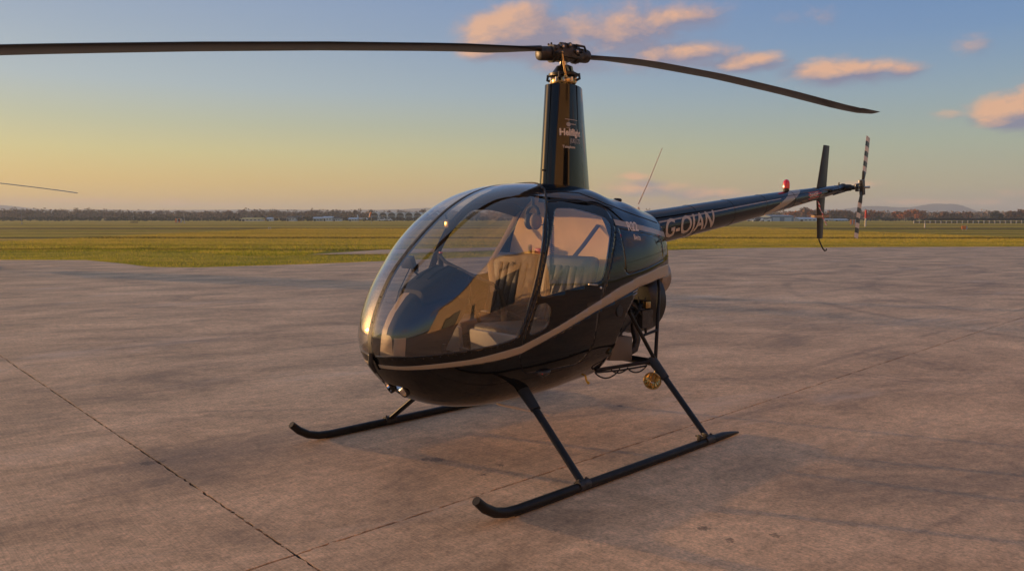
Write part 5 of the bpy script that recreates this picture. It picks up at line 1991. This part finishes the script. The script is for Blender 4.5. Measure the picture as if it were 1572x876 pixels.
s = MB(); s.tube([(0, 0, 0), (0, 0, 2.9)], .035, 6); s.build('pole', M['pole'], r)
s = MB(); s.tube([(0, 0, 2.85), (-.18, 0, 2.6), (-.32, 0, 2.1), (-.38, 0, 1.7)], [.24, .22, .18, .13], 10, cap=False); s.build('sock', M['orange'], r)
r = bld('marker_board', 1479, 96, 'bright orange marker board with a white end on the right grass', 'marker board')
s = MB(); s.box((-.10, 0, .36), (.54, .06, .42)); s.build('panel', M['orange'], r, smooth=False)
s = MB(); s.box((.26, 0, .36), (.16, .06, .42)); s.build('panel', M['post_white'], r, smooth=False)
for x in (-.2, .2):
    s = MB(); s.box((x, .03, .08), (.05, .05, .16)); s.build('leg', M['pole'], r, smooth=False)
r = bld('marker_board', 1308, 152, 'red and white striped board left of the tail rotor tip', 'marker board')
for j in range(4):
    s = MB(); s.box((-.45 + j * .30, 0, .75), (.295, .06, 1.0)); s.build('stripe_panel', M['orange'] if j % 2 == 0 else M['post_white'], r, smooth=False)
for x in (-.4, .4):
    s = MB(); s.box((x, .05, .15), (.07, .07, .3)); s.build('leg', M['pole'], r, smooth=False)
r = bld('marker_post', 1327, 134, 'tall post with red top and white foot beside the tail rotor', 'post')
s = MB(); s.box((0, 0, .75), (.22, .22, 1.5)); s.build('lower_post', M['post_white'], r, smooth=False)
s = MB(); s.box((0, 0, 2.2), (.26, .24, 1.4)); s.build('upper_post', M['redpaint'], r, smooth=False)
s = MB(); s.box((.45, 0, 1.85), (.5, .05, .14)); s.build('arm', M['redpaint'], r, smooth=False)
r = bld('marker_post', 1418, 122, 'small white post on the grass before the post fence', 'post')
s = MB(); s.box((0, 0, .3), (.16, .16, .6)); s.build('shaft', M['post_white'], r, smooth=False)
s = MB(); s.prism([(-.09, .6), (.09, .6), (0, .68)], -.08, .08); s.build('cap', M['post_white'], r, smooth=False)
r = bld('edge_light', 415, 108, 'pair of small white edge lights beside the runway', 'light')
for x in (-.14, .12):
    s = MB(); s.lathe([(0, .06), (.22, .06), (.3, .03)], (x, 0, 0), (0, 0, 1), 8); s.build('lamp', M['post_white'], r)

# post fence on the right
r = bld('post_fence', 1490, 208, 'long white post fence with dark rails before the right-hand trees', 'fence')
x0 = px(1401, 208) - px(1490, 208); x1 = px(1640, 208) - px(1490, 208)
n = 30
for k in range(n):
    x = x0 + (x1 - x0) * k / (n - 1)
    s = MB(); s.box((x, 0, .40), (.22, .18, .80)); s.build('post', M['post_white'], r, smooth=False)
for zz, hh in ((1.12, .50),):
    s = MB(); s.box(((x0 + x1) / 2 + 2, .05, zz), (x1 - x0 - 4, .12, hh)); s.build('rail', M['timber'], r, smooth=False)
s = MB(); s.box(((x0 + x1) / 2, .2, .35), (x1 - x0, .06, .35)); s.build('rail', M['timber'], r, smooth=False)

# ------------------------------------------------------------------ hangar behind the photographer (it shows in the canopy and paint)
hp = in_heli((0, 15.5, 0))
hg = tag(empty('hangar', (hp.x, hp.y, 0), HR), 'large sunlit tan hangar with ribbed walls and dark doors behind the photographer', 'hangar')
M['ribbed'] = mat('tan_ribbed_cladding', (0.86, 0.60, 0.34), 0.55, var=.06, vscale=.6)
M['hangar_roof'] = mat('hangar_roof_sheet', (0.24, 0.22, 0.21), 0.5)
# local x = helicopter's nose side, local y away from it
XA, XC, ZE, ZP = 13.0, -11.0, 6.2, 10.6
xm = (XA + XC) / 2


def ztop(x):
    return ZE + (ZP - ZE) * (1 - abs(x - xm) / ((XA - XC) / 2))


OPEN = [(8.2, 9.6, 2.6), (3.6, 4.8, 2.2), (-8.5, -1.5, 4.4)]
vs = []; fs = []
step = .30
xs_ = np.arange(XC, XA, step / 3)
for x in xs_:
    ph_ = int(round((x - XC) / (step / 3))) % 3
    yv = (0, .045, .045)[ph_]
    zb = 0.0
    for (a_, b_, h_) in OPEN:
        if a_ <= x <= b_: zb = h_
    k_ = len(vs)
    vs += [(x, yv, zb), (x, yv, ztop(x))]
    if k_: fs.append((k_ - 2, k_, k_ + 1, k_ - 1))
s = MB(); s.add(vs, fs); s.build('ribbed_wall', M['ribbed'], hg, smooth=False)
for (a_, b_, h_) in OPEN:
    s = MB(); s.box(((a_ + b_) / 2, .25, h_ / 2), (b_ - a_ + .2, .1, h_)); s.build('door', M['satin'], hg, smooth=False)
s = MB()
s.add([(XA, 0, 0), (XA, 20, 0), (XA, 20, ZE), (XA, 0, ZE), (XC, 0, 0), (XC, 20, 0), (XC, 20, ZE), (XC, 0, ZE)], [(0, 1, 2, 3), (4, 7, 6, 5)])
s.build('side_wall', M['ribbed'], hg, smooth=False)
s = MB()
for sg, xe in ((1, XA + .4), (-1, XC - .4)):
    s.add([(xe, -.4, ZE - .10), (xm, -.4, ZP + .06), (xm, 20, ZP + .06), (xe, 20, ZE - .10), (xe, -.4, ZE + .02), (xm, -.4, ZP + .20), (xm, 20, ZP + .20), (xe, 20, ZE + .02)],
          [(0, 1, 2, 3), (4, 7, 6, 5), (0, 4, 5, 1), (1, 5, 6, 2), (2, 6, 7, 3), (3, 7, 4, 0)])
s.build('roof', M['hangar_roof'], hg, smooth=False)
vs, fs = text_mesh('Heliflight', 1.5, .03, 0, 1, 0)
sg_ = place_text('sign_lettering', vs, fs, lambda a_, b_: (-2.0 - a_, -.03, 5.6 + b_), M['satin'], hg)

# ------------------------------------------------------------------ haze
hm = bpy.data.materials.new('pale_haze')
hm.use_nodes = True
t = hm.node_tree
for n_ in list(t.nodes):
    t.nodes.remove(n_)
pv_ = t.nodes.new('ShaderNodeVolumePrincipled')
pv_.inputs['Color'].default_value = (.78, .90, 1.0, 1)
pv_.inputs['Density'].default_value = 4.6e-4
pv_.inputs['Anisotropy'].default_value = 0.1
ho = t.nodes.new('ShaderNodeOutputMaterial')
t.links.new(pv_.outputs[0], ho.inputs['Volume'])
s = MB(); s.box((0, 0, 26), (6800, 6800, 54.4)); hz = s.build('haze', hm, None, smooth=False)
tag(hz, kind='stuff', label='thin pale evening haze over the airfield')
